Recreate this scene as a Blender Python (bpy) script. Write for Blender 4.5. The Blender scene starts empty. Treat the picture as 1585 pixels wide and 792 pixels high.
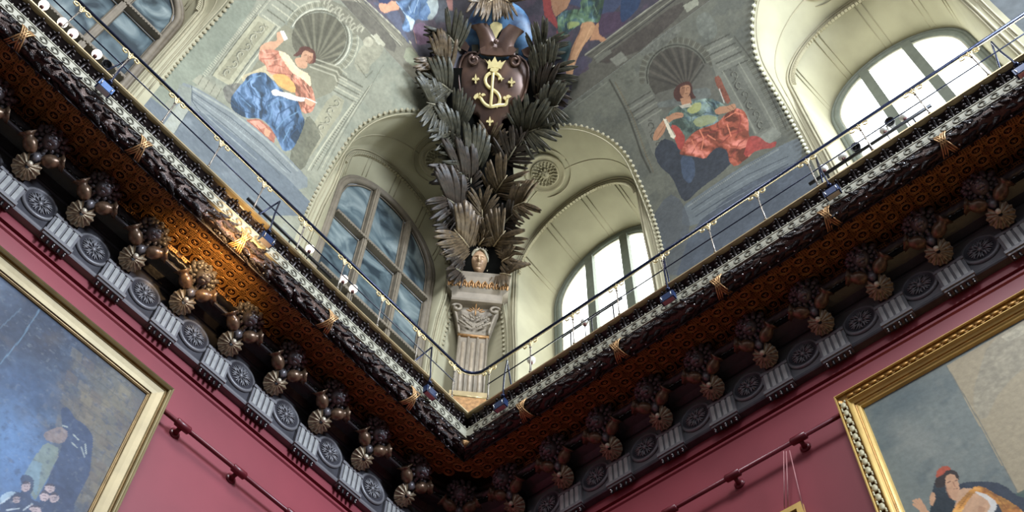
import bpy, math, random
import numpy as np
from mathutils import Matrix, Vector
rnd = random.Random(7)
PI = math.pi
sc = bpy.context.scene
COL = sc.collection

# ------------------------------------------------------------------ camera
A = np.array([-7.202, -7.128, 0.0])
F = np.array([0.3829882, 0.33976725, 0.8589984])
RT = np.array([0.63650468, -0.77098238, 0.02116509])
UP = np.array([-0.66946384, -0.53865053, 0.51154059])
FPX, CX, CY = 1687.78, 792.5, 396.0
cam_d = bpy.data.cameras.new('camera')
cam = bpy.data.objects.new('camera', cam_d)
COL.objects.link(cam)
m = Matrix([[RT[i], UP[i], -F[i], A[i]] for i in range(3)] + [[0, 0, 0, 1]])
cam.matrix_world = m
cam_d.sensor_width = 36.0
cam_d.lens = FPX / 1585.0 * 36.0
cam_d.clip_end = 200
sc.camera = cam

# ------------------------------------------------------------------ world, light, exposure
w = bpy.data.worlds.new('world'); sc.world = w; w.use_nodes = True
bg = w.node_tree.nodes['Background']
bg.inputs[0].default_value = (0.80, 0.88, 1.0, 1)
bg.inputs[1].default_value = 0.58
PANE_LIGHT = 4.6
sc.view_settings.view_transform = 'Standard'
sc.view_settings.look = 'None'
sc.view_settings.exposure = 0.35
sc.view_settings.gamma = 1.0
sc.view_settings.use_curve_mapping = False

def area(name, loc, target, sx, sy, power, color):
    l = bpy.data.lights.new(name, 'AREA'); l.shape = 'RECTANGLE'; l.size = sx; l.size_y = sy
    l.energy = power; l.color = color
    o = bpy.data.objects.new(name, l); COL.objects.link(o)
    o.location = loc
    o.rotation_euler = (Vector(target) - Vector(loc)).to_track_quat('-Z', 'Y').to_euler()
    return o
# the room's glass roof over the middle of the hall, behind and above the camera
area('skylight', (-9.0, -8.6, 17.5), (-2.6, -1.5, 8.6), 3.6, 3.6, 960, (0.93, 0.96, 1.0))
# daylight through the tall windows far along the right-hand wall
area('far_window_light', (-2.2, -14.5, 13.0), (-4.0, 0.0, 10.5), 3, 4, 1900, (0.76, 0.86, 1.0))

# ------------------------------------------------------------------ helpers: coordinates
# s = distance along a wall from the corner, d = distance out into the room, z = height
def W(side, s, d, z):
    return (-s, -d, z) if side == 'L' else (-d, -s, z)

def rays(pts):
    p = np.atleast_2d(np.array(pts, float))
    v = F[None] * FPX + RT[None] * (p[:, 0:1] - CX) - UP[None] * (p[:, 1:2] - CY)
    return v / np.linalg.norm(v, axis=1, keepdims=True)

# vault profile (d, z): Chaikin-smoothed polyline
PROF = [(0.05, 10.0), (0.05, 12.2), (0.05, 13.0), (0.11, 14.0), (.42, 15.0), (.95, 16.0), (1.75, 17.0), (2.6, 17.7), (3.6, 18.2), (5.2, 18.6)]
pr = PROF
for _ in range(3):
    q = [pr[0]]
    for a, b in zip(pr[:-1], pr[1:]):
        q.append((a[0] * .75 + b[0] * .25, a[1] * .75 + b[1] * .25))
        q.append((a[0] * .25 + b[0] * .75, a[1] * .25 + b[1] * .75))
    q.append(pr[-1]); pr = q
PD = np.array([a[0] for a in pr]); PZ = np.array([a[1] for a in pr])
PWL = np.concatenate([[0], np.cumsum(np.hypot(np.diff(PD), np.diff(PZ)))])
g = lambda z: np.interp(z, PZ, PD)
arcw = lambda z: np.interp(z, PZ, PWL)

def hit_vault(side, pts, off=0.0):
    r = rays(pts); i, j = (0, 1) if side == 'L' else (1, 0)
    lo = np.full(len(r), 8.0); hi = np.full(len(r), 60.0)
    for _ in range(40):
        t = (lo + hi) / 2
        P = A[None] + r * t[:, None]
        out = (-P[:, j] - off) > g(P[:, 2])
        out &= P[:, 2] < 30
        lo = np.where(out, t, lo); hi = np.where(out, hi, t)
    return np.stack([-P[:, i], -P[:, j], P[:, 2]], 1)

def hit_plane(side, pts, d):
    r = rays(pts); i, j = (0, 1) if side == 'L' else (1, 0)
    t = (-d - A[j]) / r[:, j]
    P = A[None] + r * t[:, None]
    return np.stack([-P[:, i], P[:, 2]], 1)

def lin(c):
    c = np.array(c, float) / 255.0
    return np.where(c <= 0.04045, c / 12.92, ((c + 0.055) / 1.055) ** 2.4)

# ------------------------------------------------------------------ helpers: materials
MATS = {}
def mat(name, col, rough=.6, metal=0.0, var=.25, scale=8.0, bump=.15, col2=None, emit=None, coord='Object', detail=5, spec=.5, edge=None):
    if name in MATS: return MATS[name]
    mt = bpy.data.materials.new(name); mt.use_nodes = True
    nt = mt.node_tree; b = nt.nodes['Principled BSDF']
    b.inputs['Roughness'].default_value = rough; b.inputs['Metallic'].default_value = metal
    b.inputs['Specular IOR Level'].default_value = spec
    c = list(lin(col)) + [1]
    c2 = (list(lin(col2)) + [1]) if col2 is not None else [max(0, x * (1 - var)) for x in c[:3]] + [1]
    tc = nt.nodes.new('ShaderNodeTexCoord'); nz = nt.nodes.new('ShaderNodeTexNoise')
    nz.inputs['Scale'].default_value = scale; nz.inputs['Detail'].default_value = detail
    nt.links.new(tc.outputs[coord], nz.inputs['Vector'])
    cr = nt.nodes.new('ShaderNodeValToRGB')
    cr.color_ramp.elements[0].position = .32; cr.color_ramp.elements[0].color = c2
    cr.color_ramp.elements[1].position = .66; cr.color_ramp.elements[1].color = c
    nt.links.new(nz.outputs['Fac'], cr.inputs['Fac'])
    nt.links.new(cr.outputs['Color'], b.inputs['Base Color'])
    if edge:      # highlights on convex ridges, painted in as a paler colour
        ge = nt.nodes.new('ShaderNodeNewGeometry'); m1 = nt.nodes.new('ShaderNodeMapRange'); m1.inputs['From Min'].default_value = .505; m1.inputs['From Max'].default_value = .58
        mx = nt.nodes.new('ShaderNodeMix'); mx.data_type = 'RGBA'
        nt.links.new(ge.outputs['Pointiness'], m1.inputs['Value']); nt.links.new(m1.outputs['Result'], mx.inputs['Factor'])
        nt.links.new(cr.outputs['Color'], mx.inputs['A']); mx.inputs['B'].default_value = list(lin(edge)) + [1]
        nt.links.new(mx.outputs['Result'], b.inputs['Base Color'])
    if bump:
        bp = nt.nodes.new('ShaderNodeBump'); bp.inputs['Strength'].default_value = bump; bp.inputs['Distance'].default_value = .02
        nt.links.new(nz.outputs['Fac'], bp.inputs['Height']); nt.links.new(bp.outputs['Normal'], b.inputs['Normal'])
    if emit:
        b.inputs['Emission Color'].default_value = list(lin(emit[0])) + [1]
        b.inputs['Emission Strength'].default_value = emit[1]
    MATS[name] = mt
    return mt

def paint_mat(name, rough=.75, bump=.25, spec=.2):
    mt = bpy.data.materials.new(name); mt.use_nodes = True
    nt = mt.node_tree; b = nt.nodes['Principled BSDF']
    at = nt.nodes.new('ShaderNodeAttribute'); at.attribute_name = 'paint'
    tc = nt.nodes.new('ShaderNodeTexCoord'); nz = nt.nodes.new('ShaderNodeTexNoise')
    nz.inputs['Scale'].default_value = 22; nz.inputs['Detail'].default_value = 6
    nt.links.new(tc.outputs['Object'], nz.inputs['Vector'])
    mr = nt.nodes.new('ShaderNodeMapRange'); mr.inputs['To Min'].default_value = .78; mr.inputs['To Max'].default_value = 1.22
    nt.links.new(nz.outputs['Fac'], mr.inputs['Value'])
    mx = nt.nodes.new('ShaderNodeVectorMath'); mx.operation = 'SCALE'
    nt.links.new(at.outputs['Color'], mx.inputs[0]); nt.links.new(mr.outputs['Result'], mx.inputs['Scale'])
    nt.links.new(mx.outputs['Vector'], b.inputs['Base Color'])
    bp = nt.nodes.new('ShaderNodeBump'); bp.inputs['Strength'].default_value = bump; bp.inputs['Distance'].default_value = .01
    nt.links.new(nz.outputs['Fac'], bp.inputs['Height']); nt.links.new(bp.outputs['Normal'], b.inputs['Normal'])
    b.inputs['Roughness'].default_value = rough; b.inputs['Specular IOR Level'].default_value = spec
    return mt

M_RED_L = mat('red_wall_paint', (144, 58, 68), .5, var=.18, scale=1.1, bump=.05)
M_REDRAIL = mat('red_painted_metal', (112, 40, 48), .35, var=.2)
M_BLACK = mat('black_bronze', (36, 34, 37), .32, .25, var=.45, scale=14, bump=.3, edge=(110, 106, 108))
M_FRIEZE = mat('dark_grey_bronze', (84, 82, 88), .42, .2, var=.4, scale=6, bump=.2, edge=(140, 138, 140))
M_BRONZE = mat('brown_bronze', (140, 112, 88), .3, .35, var=.6, scale=20, bump=.2)
M_PALEBR = mat('pale_gilt_bronze', (170, 150, 120), .35, .3, scale=24, bump=.2, col2=(80, 62, 46), edge=(225, 212, 186))
M_LION = mat('lion_bronze', (48, 46, 49), .3, .25, var=.4, scale=14, bump=.3, edge=(120, 116, 118))
M_FLUTE = mat('pale_grey_metal', (190, 190, 186), .4, .15, var=.2)
M_SILV = mat('silvered_studs', (190, 190, 190), .25, .7, var=.2)
M_GOLDCOVE = mat('old_gold_cove', (48, 23, 12), .45, .4, var=.45, scale=5, bump=.1)
M_GOLDRAISE = mat('raised_old_gold', (178, 128, 68), .42, .3, var=.3, scale=9, bump=.1)
M_GARL = mat('blackened_leaf_bronze', (40, 30, 28), .28, .2, var=.7, scale=55, bump=.9, edge=(96, 76, 68))
M_RIBBON = mat('tarnished_gold_ribbon', (205, 160, 108), .35, .5, var=.4, scale=14)
M_IVORY = mat('ivory_stone_band', (172, 169, 150), .6, var=.15, scale=10)
M_IVSCR = mat('grey_stone_scroll', (120, 117, 102), .6, var=.2, scale=10)
M_ACAN = mat('dark_acanthus', (52, 42, 40), .3, .3, var=.5, scale=16)
M_GILTEDGE = mat('gilt_edge', (190, 170, 128), .35, .5, var=.25)
M_GILT = mat('gilt_scroll', (236, 214, 160), .3, .6, var=.25)
M_RAIL = mat('blue_black_steel', (30, 38, 66), .25, .5, var=.3)
M_STONE = mat('olive_stone', (166, 160, 132), .8, var=.16, scale=2.2, bump=.2)
M_STONE2 = mat('olive_stone_relief', (158, 150, 122), .75, var=.2, scale=5, bump=.2)
M_WSTONE = mat('pale_plaster', (196, 194, 170), .8, var=.12, scale=2.0, bump=.2)
M_FRAMEW = mat('grey_brown_window_frame', (118, 108, 92), .55, var=.25)
M_GREYFR = mat('grey_green_mullion', (104, 110, 98), .55, var=.2)
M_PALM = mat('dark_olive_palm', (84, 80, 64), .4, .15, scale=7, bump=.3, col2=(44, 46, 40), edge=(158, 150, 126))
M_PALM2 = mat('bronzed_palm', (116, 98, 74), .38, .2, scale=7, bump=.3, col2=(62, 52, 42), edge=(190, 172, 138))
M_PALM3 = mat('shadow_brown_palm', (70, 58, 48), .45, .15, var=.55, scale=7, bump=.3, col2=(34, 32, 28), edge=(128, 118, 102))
M_SHIELD = mat('brown_bronze_shield', (104, 80, 67), .3, .35, var=.45, scale=3, bump=.08, col2=(72, 58, 54))
M_MONO = mat('bright_gilding', (240, 222, 160), .3, .35, var=.2)
M_BLUEG = mat('blue_globe_paint', (88, 126, 160), .4, 0, scale=5, bump=.1, col2=(26, 46, 78), detail=9)
M_PIL = mat('grey_brown_pilaster', (146, 134, 116), .5, .05, var=.35, scale=5, bump=.25)
M_PILG = mat('worn_gold_ornament', (186, 140, 90), .4, .35, var=.5, scale=18)
M_FACE = mat('bronzed_face', (176, 140, 108), .4, .1, var=.45, scale=6, edge=(220, 190, 150))
M_LAMPB = mat('white_glass_globe', (250, 240, 225), .3, emit=((255, 238, 222), 2.2))
M_LAMPO = mat('pale_unlit_globe', (235, 232, 228), .25)
M_SOCK = mat('red_brown_socket', (96, 52, 48), .4, .3)
M_TRACK = mat('black_track', (26, 26, 32), .4, .3)
M_BLUE = mat('blue_floodlight', (70, 110, 165), .4, .1, var=.2)
M_BLUED = mat('dark_blue_floodlight', (30, 50, 90), .4, .2, var=.2)
M_GFRAME = mat('pale_gold_frame', (168, 152, 112), .45, .2, var=.2, scale=5)
M_GFRAMED = mat('dark_gold_moulding', (150, 122, 76), .4, .35, var=.3, scale=9)
M_YFRAME = mat('yellow_gold_frame', (226, 188, 108), .4, .3, var=.2, scale=6)
M_YFRAMED = mat('brown_gold_hollow', (168, 122, 52), .38, .45, var=.4, scale=14)
M_ORN = mat('cream_frame_ornament', (206, 198, 160), .5, .1, var=.35, scale=20)
M_FLOOR = mat('oak_floor', (58, 46, 38), .5, var=.3, scale=1.5)
M_WIRE = mat('pale_wire', (190, 130, 130), .5)
M_PAINT = paint_mat('fresco_paint')
M_CANVAS = paint_mat('oil_paint', rough=.5, bump=.15, spec=.3)

# ------------------------------------------------------------------ helpers: mesh builder
class MB:
    def __init__(s): s.v = []; s.f = []
    def add(s, v, f):
        n = len(s.v); s.v += [tuple(p) for p in v]; s.f += [tuple(i + n for i in q) for q in f]; return s
    def box(s, c, h, rot=None):
        R = Matrix.Rotation(rot[0], 3, rot[1]) if rot else Matrix.Identity(3)
        v = [Vector(c) + R @ Vector((h[0] * a, h[1] * b, h[2] * e)) for a in (-1, 1) for b in (-1, 1) for e in (-1, 1)]
        return s.add(v, [(0, 1, 3, 2), (4, 6, 7, 5), (0, 4, 5, 1), (2, 3, 7, 6), (0, 2, 6, 4), (1, 5, 7, 3)])
    def ell(s, c, r, nu=8, nv=5, R=None):
        R = R or Matrix.Identity(3); r = (r, r, r) if not hasattr(r, '__len__') else r
        v = [Vector(c) + R @ Vector((0, 0, -r[2]))]
        for j in range(1, nv):
            t = -PI / 2 + PI * j / nv
            for i in range(nu):
                a = 2 * PI * i / nu
                v.append(Vector(c) + R @ Vector((r[0] * math.cos(t) * math.cos(a), r[1] * math.cos(t) * math.sin(a), r[2] * math.sin(t))))
        v.append(Vector(c) + R @ Vector((0, 0, r[2])))
        f = [(0, 1 + (i + 1) % nu, 1 + i) for i in range(nu)]
        for j in range(nv - 2):
            for i in range(nu):
                a = 1 + j * nu + i; b = 1 + j * nu + (i + 1) % nu
                f.append((a, b, b + nu, a + nu))
        L = len(v) - 1; o = 1 + (nv - 2) * nu
        f += [(o + i, o + (i + 1) % nu, L) for i in range(nu)]
        return s.add(v, f)
    def tube(s, pts, r, n=6, cap=True):
        pts = [Vector(p) for p in pts]; m = len(pts)
        rr = [r] * m if not hasattr(r, '__len__') else list(r)
        t0 = (pts[1] - pts[0]).normalized()
        u = t0.orthogonal().normalized(); v = []
        for k in range(m):
            t = (pts[min(k + 1, m - 1)] - pts[max(k - 1, 0)]).normalized()
            u = (u - t * u.dot(t)); u = u.normalized() if u.length > 1e-6 else t.orthogonal().normalized()
            b = t.cross(u)
            for i in range(n):
                a = 2 * PI * i / n
                v.append(pts[k] + (u * math.cos(a) + b * math.sin(a)) * rr[k])
        f = [(k * n + i, k * n + (i + 1) % n, (k + 1) * n + (i + 1) % n, (k + 1) * n + i) for k in range(m - 1) for i in range(n)]
        if cap: f += [tuple(range(n))[::-1], tuple((m - 1) * n + i for i in range(n))]
        return s.add(v, f)
    def lathe(s, prof, M=None, n=16, rfun=None):
        M = M or Matrix.Identity(4); v = []
        for (r, z) in prof:
            for i in range(n):
                a = 2 * PI * i / n; q = r * (rfun(a, z) if rfun else 1)
                v.append(M @ Vector((q * math.cos(a), q * math.sin(a), z)))
        m = len(prof)
        f = [(k * n + i, k * n + (i + 1) % n, (k + 1) * n + (i + 1) % n, (k + 1) * n + i) for k in range(m - 1) for i in range(n)]
        f += [tuple(range(n))[::-1], tuple((m - 1) * n + i for i in range(n))]
        return s.add(v, f)
    def prism(s, pts, M, h0, h1):
        """outline pts (x, y) extruded along local z from h0 to h1 under matrix M"""
        n = len(pts)
        v = [M @ Vector((x, y, h0)) for x, y in pts] + [M @ Vector((x, y, h1)) for x, y in pts]
        f = [tuple(range(n))[::-1], tuple(range(n, 2 * n))] + [(i, (i + 1) % n, n + (i + 1) % n, n + i) for i in range(n)]
        return s.add(v, f)
    def grid(s, P, nu, nv):
        """P: list of nu*nv points, v fastest"""
        f = [(i * nv + j, (i + 1) * nv + j, (i + 1) * nv + j + 1, i * nv + j + 1) for i in range(nu - 1) for j in range(nv - 1)]
        return s.add(P, f)
    def xf(s, M): s.v = [tuple(M @ Vector(p)) for p in s.v]; return s
    def mesh(s, name, m, smooth=True):
        me = bpy.data.meshes.new(name); me.from_pydata(s.v, [], s.f)
        if smooth: me.polygons.foreach_set('use_smooth', [True] * len(me.polygons))
        me.materials.append(m); me.update(); return me
    def build(s, name, m, parent=None, smooth=True):
        return link(name, s.mesh(name, m, smooth), parent)

def link(name, me, parent=None, M=None):
    o = bpy.data.objects.new(name, me); COL.objects.link(o)
    if parent is not None: o.parent = parent
    if M is not None: o.matrix_basis = M
    return o
def empty(name, label, cat, group=None, M=None, kind=None):
    o = bpy.data.objects.new(name, None); COL.objects.link(o); o.empty_display_size = .1
    if label: o['label'] = label
    if cat: o['category'] = cat
    if group: o['group'] = group
    if kind: o['kind'] = kind
    if M is not None: o.matrix_basis = M
    return o
def tag(o, label, cat, group=None):
    o['label'] = label; o['category'] = cat
    if group: o['group'] = group
    return o
def struct(o): o['kind'] = 'structure'; return o
def stuff(o): o['kind'] = 'stuff'; return o
def copy_tree(o, parent=None):
    c = o.copy(); COL.objects.link(c)
    if parent is not None: c.parent = parent
    for ch in list(KIDS.get(o.name, [])): copy_tree2(ch, c)
    return c
KIDS = {}
def copy_tree2(o, parent):
    c = o.copy(); COL.objects.link(c); c.parent = parent
    for ch in o.children: copy_tree2(ch, c)
    return c
def dup(root, M, label=None):
    c = root.copy(); COL.objects.link(c); c.matrix_basis = M
    for ch in root.children: copy_tree2(ch, c)
    if label: c['label'] = label
    return c

# frame at a place along a wall: local x along the wall, local y out into the room, z up
def wallM(side, s, d, z, rot=0.0):
    a = {'L': PI, 'R': PI / 2, 'C': PI * .75}[side]
    if side == 'C':
        loc = (-s, -d, z)
    else: loc = W(side, s, d, z)
    return Matrix.Translation(loc) @ Matrix.Rotation(a + rot, 4, 'Z')

SMAX = 10.2
def wpath(side, d, R0, smax=SMAX):
    """points of one wall's path at offset d, half of the rounded corner (radius R0-d) included"""
    P = [(smax, d)]; R0 = max(R0, d)
    k = 6
    for i in range(k + 1):
        a = (PI / 4) * i / k
        r = max(R0 - d, 0.0)
        P.append((R0 - r * math.sin(a), R0 - r * math.cos(a)))
    return P
def sweep_side(mb, side, prof, smax=SMAX, closed=False):
    """profile list of (d, z, R0)"""
    rows = [[W(side, s, dd, z) for s, dd in wpath(side, d, R0, smax)] for d, z, R0 in prof]
    n = len(rows[0]); v = [p for r in rows for p in r]; m = len(rows)
    f = []
    for k in range(m - (0 if closed else 1)):
        for i in range(n - 1):
            a = k * n + i; b = ((k + 1) % m) * n + i
            f.append((a, a + 1, b + 1, b))
    mb.add(v, f); return mb
ORD = {'L': 'left', 'R': 'right'}
def nth(i): return ['first', 'second', 'third', 'fourth', 'fifth', 'sixth', 'seventh', 'eighth', 'ninth', 'tenth', 'eleventh', 'twelfth', 'thirteenth'][i]

# ------------------------------------------------------------------ helpers: painting colours into a mesh attribute
NR = np.random.RandomState(3)
NG = NR.rand(64, 64)
def vnoise(x, y):
    xi = np.floor(x).astype(int); yi = np.floor(y).astype(int); fx = x - xi; fy = y - yi
    fx = fx * fx * (3 - 2 * fx); fy = fy * fy * (3 - 2 * fy)
    gg = lambda a, b: NG[a % 64, b % 64]
    return (gg(xi, yi) * (1 - fx) + gg(xi + 1, yi) * fx) * (1 - fy) + (gg(xi, yi + 1) * (1 - fx) + gg(xi + 1, yi + 1) * fx) * fy
def fbm(x, y, o=4):
    r = 0; a = .5; t = 0
    for k in range(o):
        r = r + a * vnoise(x * 2 ** k + 11 * k, y * 2 ** k + 5 * k); t += a; a *= .55
    return r / t

class Art:
    """a painted surface: X, Y = surface coordinates in metres of each mesh vertex; shapes are given through conv()"""
    def __init__(s, X, Y, conv, base, unit):
        s.X, s.Y, s.conv, s.u = X, Y, conv, unit
        s.C = np.tile(lin(base), (len(X), 1))
        s.ox, s.oy, s.sc = 0, 0, 1
    def org(s, ox, oy, scale): s.ox, s.oy, s.sc = ox, oy, scale
    def pts(s, P): return s.conv([(s.ox + a / s.sc, s.oy + b / s.sc) for a, b in P])
    def _mix(s, idx, col, a):
        c = lin(col); a = np.asarray(a)[:, None] if hasattr(a, '__len__') else a
        s.C[idx] = s.C[idx] * (1 - a) + c * a
    def _inside(s, Q):
        x0, y0 = Q.min(0); x1, y1 = Q.max(0)
        idx = np.where((s.X >= x0) & (s.X <= x1) & (s.Y >= y0) & (s.Y <= y1))[0]
        x, y = s.X[idx], s.Y[idx]; ins = np.zeros(len(idx), bool)
        n = len(Q)
        for i in range(n):
            xa, ya = Q[i]; xb, yb = Q[(i + 1) % n]
            if ya == yb: continue
            c = ((ya > y) != (yb > y)) & (x < (xb - xa) * (y - ya) / (yb - ya) + xa)
            ins ^= c
        return idx[ins]
    def blob(s, col, c, rx, ry, a=.8, rot=0):
        """soft-edged patch"""
        Q = s.pts([c, (c[0] + rx * math.cos(math.radians(rot)), c[1] + rx * math.sin(math.radians(rot))), (c[0] - ry * math.sin(math.radians(rot)), c[1] + ry * math.cos(math.radians(rot)))])
        e1, e2 = Q[1] - Q[0], Q[2] - Q[0]; M = np.linalg.inv(np.stack([e1, e2], 1))
        x, y = s.X - Q[0][0], s.Y - Q[0][1]; u = M[0, 0] * x + M[0, 1] * y; v = M[1, 0] * x + M[1, 1] * y
        w_ = fbm(s.X / (s.u * 12), s.Y / (s.u * 12)) * .9 + .55
        k = np.exp(-(u * u + v * v) * 1.6 / w_) * a; idx = np.where(k > .02)[0]; s._mix(idx, col, k[idx])
    def poly(s, col, P, a=1.0, n=0.0, col2=None, smooth=True, fold=None):
        """filled shape; n: mottling; col2: second colour mixed in by noise"""
        if smooth and len(P) > 4: 
            q = []
            for i in range(len(P)):
                (x0, y0), (x1, y1) = P[i], P[(i + 1) % len(P)]
                q += [(x0 * .8 + x1 * .2, y0 * .8 + y1 * .2), (x0 * .2 + x1 * .8, y0 * .2 + y1 * .8)]
            P = q
        Q = s.pts(P); idx = s._inside(Q)
        if not len(idx): return
        s._mix(idx, col, a)
        if col2 is not None:
            k = fbm(s.X[idx] / (s.u * 9), s.Y[idx] / (s.u * 9))
            s._mix(idx, col2, np.clip((k - .45) * 5, 0, 1) * a)
        if fold:      # (direction in degrees, strength, spacing in px): brush-modelled drapery folds
            t = math.radians(fold[0]); x, y = s.X[idx] / s.u, s.Y[idx] / s.u; w_ = fold[2] if len(fold) > 2 else 7
            wob = fbm(x / 22, y / 22) * 26
            uu = (x * math.cos(t) + y * math.sin(t)); vv = (-x * math.sin(t) + y * math.cos(t)) + wob
            k = fbm(uu / (w_ * 5), vv / w_, 3) * 2 - 1 + .35 * (fbm(x / 16 + 3, y / 16 + 8) * 2 - 1)
            f_ = 1 + fold[1] * k * 2.2
            s.C[idx] = np.clip(s.C[idx] * np.clip(f_, .35, 1.9)[:, None] + np.clip(f_ - 1.15, 0, 1)[:, None] * .10, 0, 1)
        if n:
            k = fbm(s.X[idx] / (s.u * 5), s.Y[idx] / (s.u * 5)) - .5
            s.C[idx] = np.clip(s.C[idx] * (1 + n * 2 * k[:, None]), 0, 1)
    def line(s, col, wd, P, a=1.0, soft=.35):
        Q = s.pts(P); r = wd * s.u / s.sc / 2 if s.sc != 1 else wd * s.u / 2
        for i in range(len(Q) - 1):
            p, q = Q[i], Q[i + 1]
            x0, y0 = np.minimum(p, q) - r; x1, y1 = np.maximum(p, q) + r
            idx = np.where((s.X >= x0) & (s.X <= x1) & (s.Y >= y0) & (s.Y <= y1))[0]
            if not len(idx): continue
            e = q - p; L2 = max((e ** 2).sum(), 1e-9)
            t = np.clip(((s.X[idx] - p[0]) * e[0] + (s.Y[idx] - p[1]) * e[1]) / L2, 0, 1)
            dd = np.hypot(s.X[idx] - p[0] - t * e[0], s.Y[idx] - p[1] - t * e[1])
            k = np.clip((r - dd) / (r * soft + 1e-9), 0, 1) * a
            s._mix(idx, col, k)
    def lines(s, col, wd, LL, a=1.0):
        for P in LL: s.line(col, wd, P, a)
    def ring(s, col, wd, c, r, a0=0, a1=360, a=1.0, ry=None, rot=0):
        ry = ry or r; P = []
        for k in range(25):
            t = math.radians(a0 + (a1 - a0) * k / 24); x, y = r * math.cos(t), ry * math.sin(t); R_ = math.radians(rot)
            P.append((c[0] + x * math.cos(R_) - y * math.sin(R_), c[1] + x * math.sin(R_) + y * math.cos(R_)))
        s.line(col, wd, P, a)
    def disc(s, col, c, r, a=1.0, ry=None, rot=0, n=0.0, col2=None):
        ry = ry or r; P = []; R_ = math.radians(rot)
        for k in range(20):
            t = 2 * PI * k / 20; x, y = r * math.cos(t), ry * math.sin(t)
            P.append((c[0] + x * math.cos(R_) - y * math.sin(R_), c[1] + x * math.sin(R_) + y * math.cos(R_)))
        s.poly(col, P, a, n, col2, smooth=False)
    def dots(s, col, wd, p, q, n, ln=None, a=1.0):
        """row of short strokes between p and q (a painted dentil or bead course)"""
        dx, dy = (q[0] - p[0]), (q[1] - p[1]); L = math.hypot(dx, dy); nx, ny = -dy / L, dx / L; ln = ln or wd
        for k in range(n):
            t = (k + .5) / n; x, y = p[0] + dx * t, p[1] + dy * t
            s.line(col, wd, [(x - nx * ln / 2, y - ny * ln / 2), (x + nx * ln / 2, y + ny * ln / 2)], a)
    def mottle(s, col, size, amount, thr=.5, seed=0, idx=None):
        idx = np.arange(len(s.X)) if idx is None else idx
        k = fbm(s.X[idx] / (s.u * size) + seed, s.Y[idx] / (s.u * size) + seed * 1.7)
        s._mix(idx, col, np.clip((k - thr) * 6, 0, 1) * amount)
    def arabesque(s, col, p, q, wid, n, wd, a=.8):
        """painted scrollwork running from p to q"""
        dx, dy = (q[0] - p[0]), (q[1] - p[1]); L = math.hypot(dx, dy); tx, ty = dx / L, dy / L; nx, ny = -ty, tx
        for k in range(n):
            c0 = (k + .5) / n * L; sg = 1 if k % 2 else -1; r = L / n * .42; P = []
            for j in range(11):
                t = j / 10; ang = t * 4.6; rr = r * (1 - .7 * t)
                u = c0 + rr * math.cos(ang); v = sg * (rr * math.sin(ang)) * wid / (2 * r)
                P.append((p[0] + tx * u + nx * v, p[1] + ty * u + ny * v))
            s.line(col, wd, P, a)
            for j in (-1, 1):
                u = c0 + r * .9 * j
                s.line(col, wd * .8, [(p[0] + tx * (u - r * .3) , p[1] + ty * (u - r * .3)), (p[0] + tx * u + nx * wid * .4 * sg, p[1] + ty * u + ny * wid * .4 * sg)], a)
    def finish(s, veil, a, contrast=1.0):
        """aged varnish: a thin even veil and broad soft blotches"""
        k = fbm(s.X / (s.u * 40) + 4, s.Y / (s.u * 40) + 9); k2 = fbm(s.X / (s.u * 6) + 4, s.Y / (s.u * 6) + 9)
        s.C = s.C * (1 - a) + lin(veil) * a; s.C *= (.82 + .36 * k * contrast)[:, None]; s.C *= (.86 + .28 * k2)[:, None]
    def apply(s, me):
        at = me.color_attributes.new('paint', 'FLOAT_COLOR', 'POINT')
        c = np.ones((len(s.X), 4), np.float32); c[:, :3] = np.clip(s.C, 0.002, .95)
        at.data.foreach_set('color', c.ravel())

def grid_mesh(name, V, nu, nv, m):
    """V: (nu*nv, 3) array; quads"""
    me = bpy.data.meshes.new(name)
    i, j = np.meshgrid(np.arange(nu - 1), np.arange(nv - 1), indexing='ij')
    a = (i * nv + j).ravel(); Fq = np.stack([a, a + nv, a + nv + 1, a + 1], 1).astype(np.int32)
    me.vertices.add(len(V)); me.vertices.foreach_set('co', V.astype(np.float32).ravel())
    me.loops.add(Fq.size); me.loops.foreach_set('vertex_index', Fq.ravel())
    me.polygons.add(len(Fq)); me.polygons.foreach_set('loop_start', np.arange(0, Fq.size, 4, dtype=np.int32))
    me.polygons.foreach_set('loop_total', np.full(len(Fq), 4, np.int32))
    me.polygons.foreach_set('use_smooth', np.ones(len(Fq), bool))
    me.update(calc_edges=True); me.materials.append(m); return me

# ------------------------------------------------------------------ floor and lower walls
mb = MB(); mb.box((-8, -8, -1.65), (9.5, 9.5, .05)); struct(mb.build('floor', M_FLOOR, smooth=False))
for side in 'LR':
    prof = [(0, -1.6, .93), (0, 8.94, .93), (.02, 8.955, .93), (.02, 8.985, .93), (-.12, 8.99, .93), (-.12, 9.045, .93), (.015, 9.045, .93), (.015, 9.2, .93), (0.0, 9.9, .93)]
    mb = MB(); sweep_side(mb, side, prof, 14.0); o = struct(mb.build('wall_' + ORD[side], M_RED_L, smooth=False))
    # outer shell of the drum and attic behind the vault, so that no daylight leaks in
    r0 = [W(side, s, -2.6, z) for s in (-3.0, 15.0) for z in (9.0, 20.0)]

for nm, c, h in (('wall_back', (-17.6, -8.2, 4.6), (.1, 9.3, 6.2)), ('wall_front', (-8.2, -17.6, 4.6), (9.3, .1, 6.2))):
    struct(MB().box(c, h).build(nm, mat('grey_plaster', (88, 82, 80), .8), smooth=False))

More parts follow.
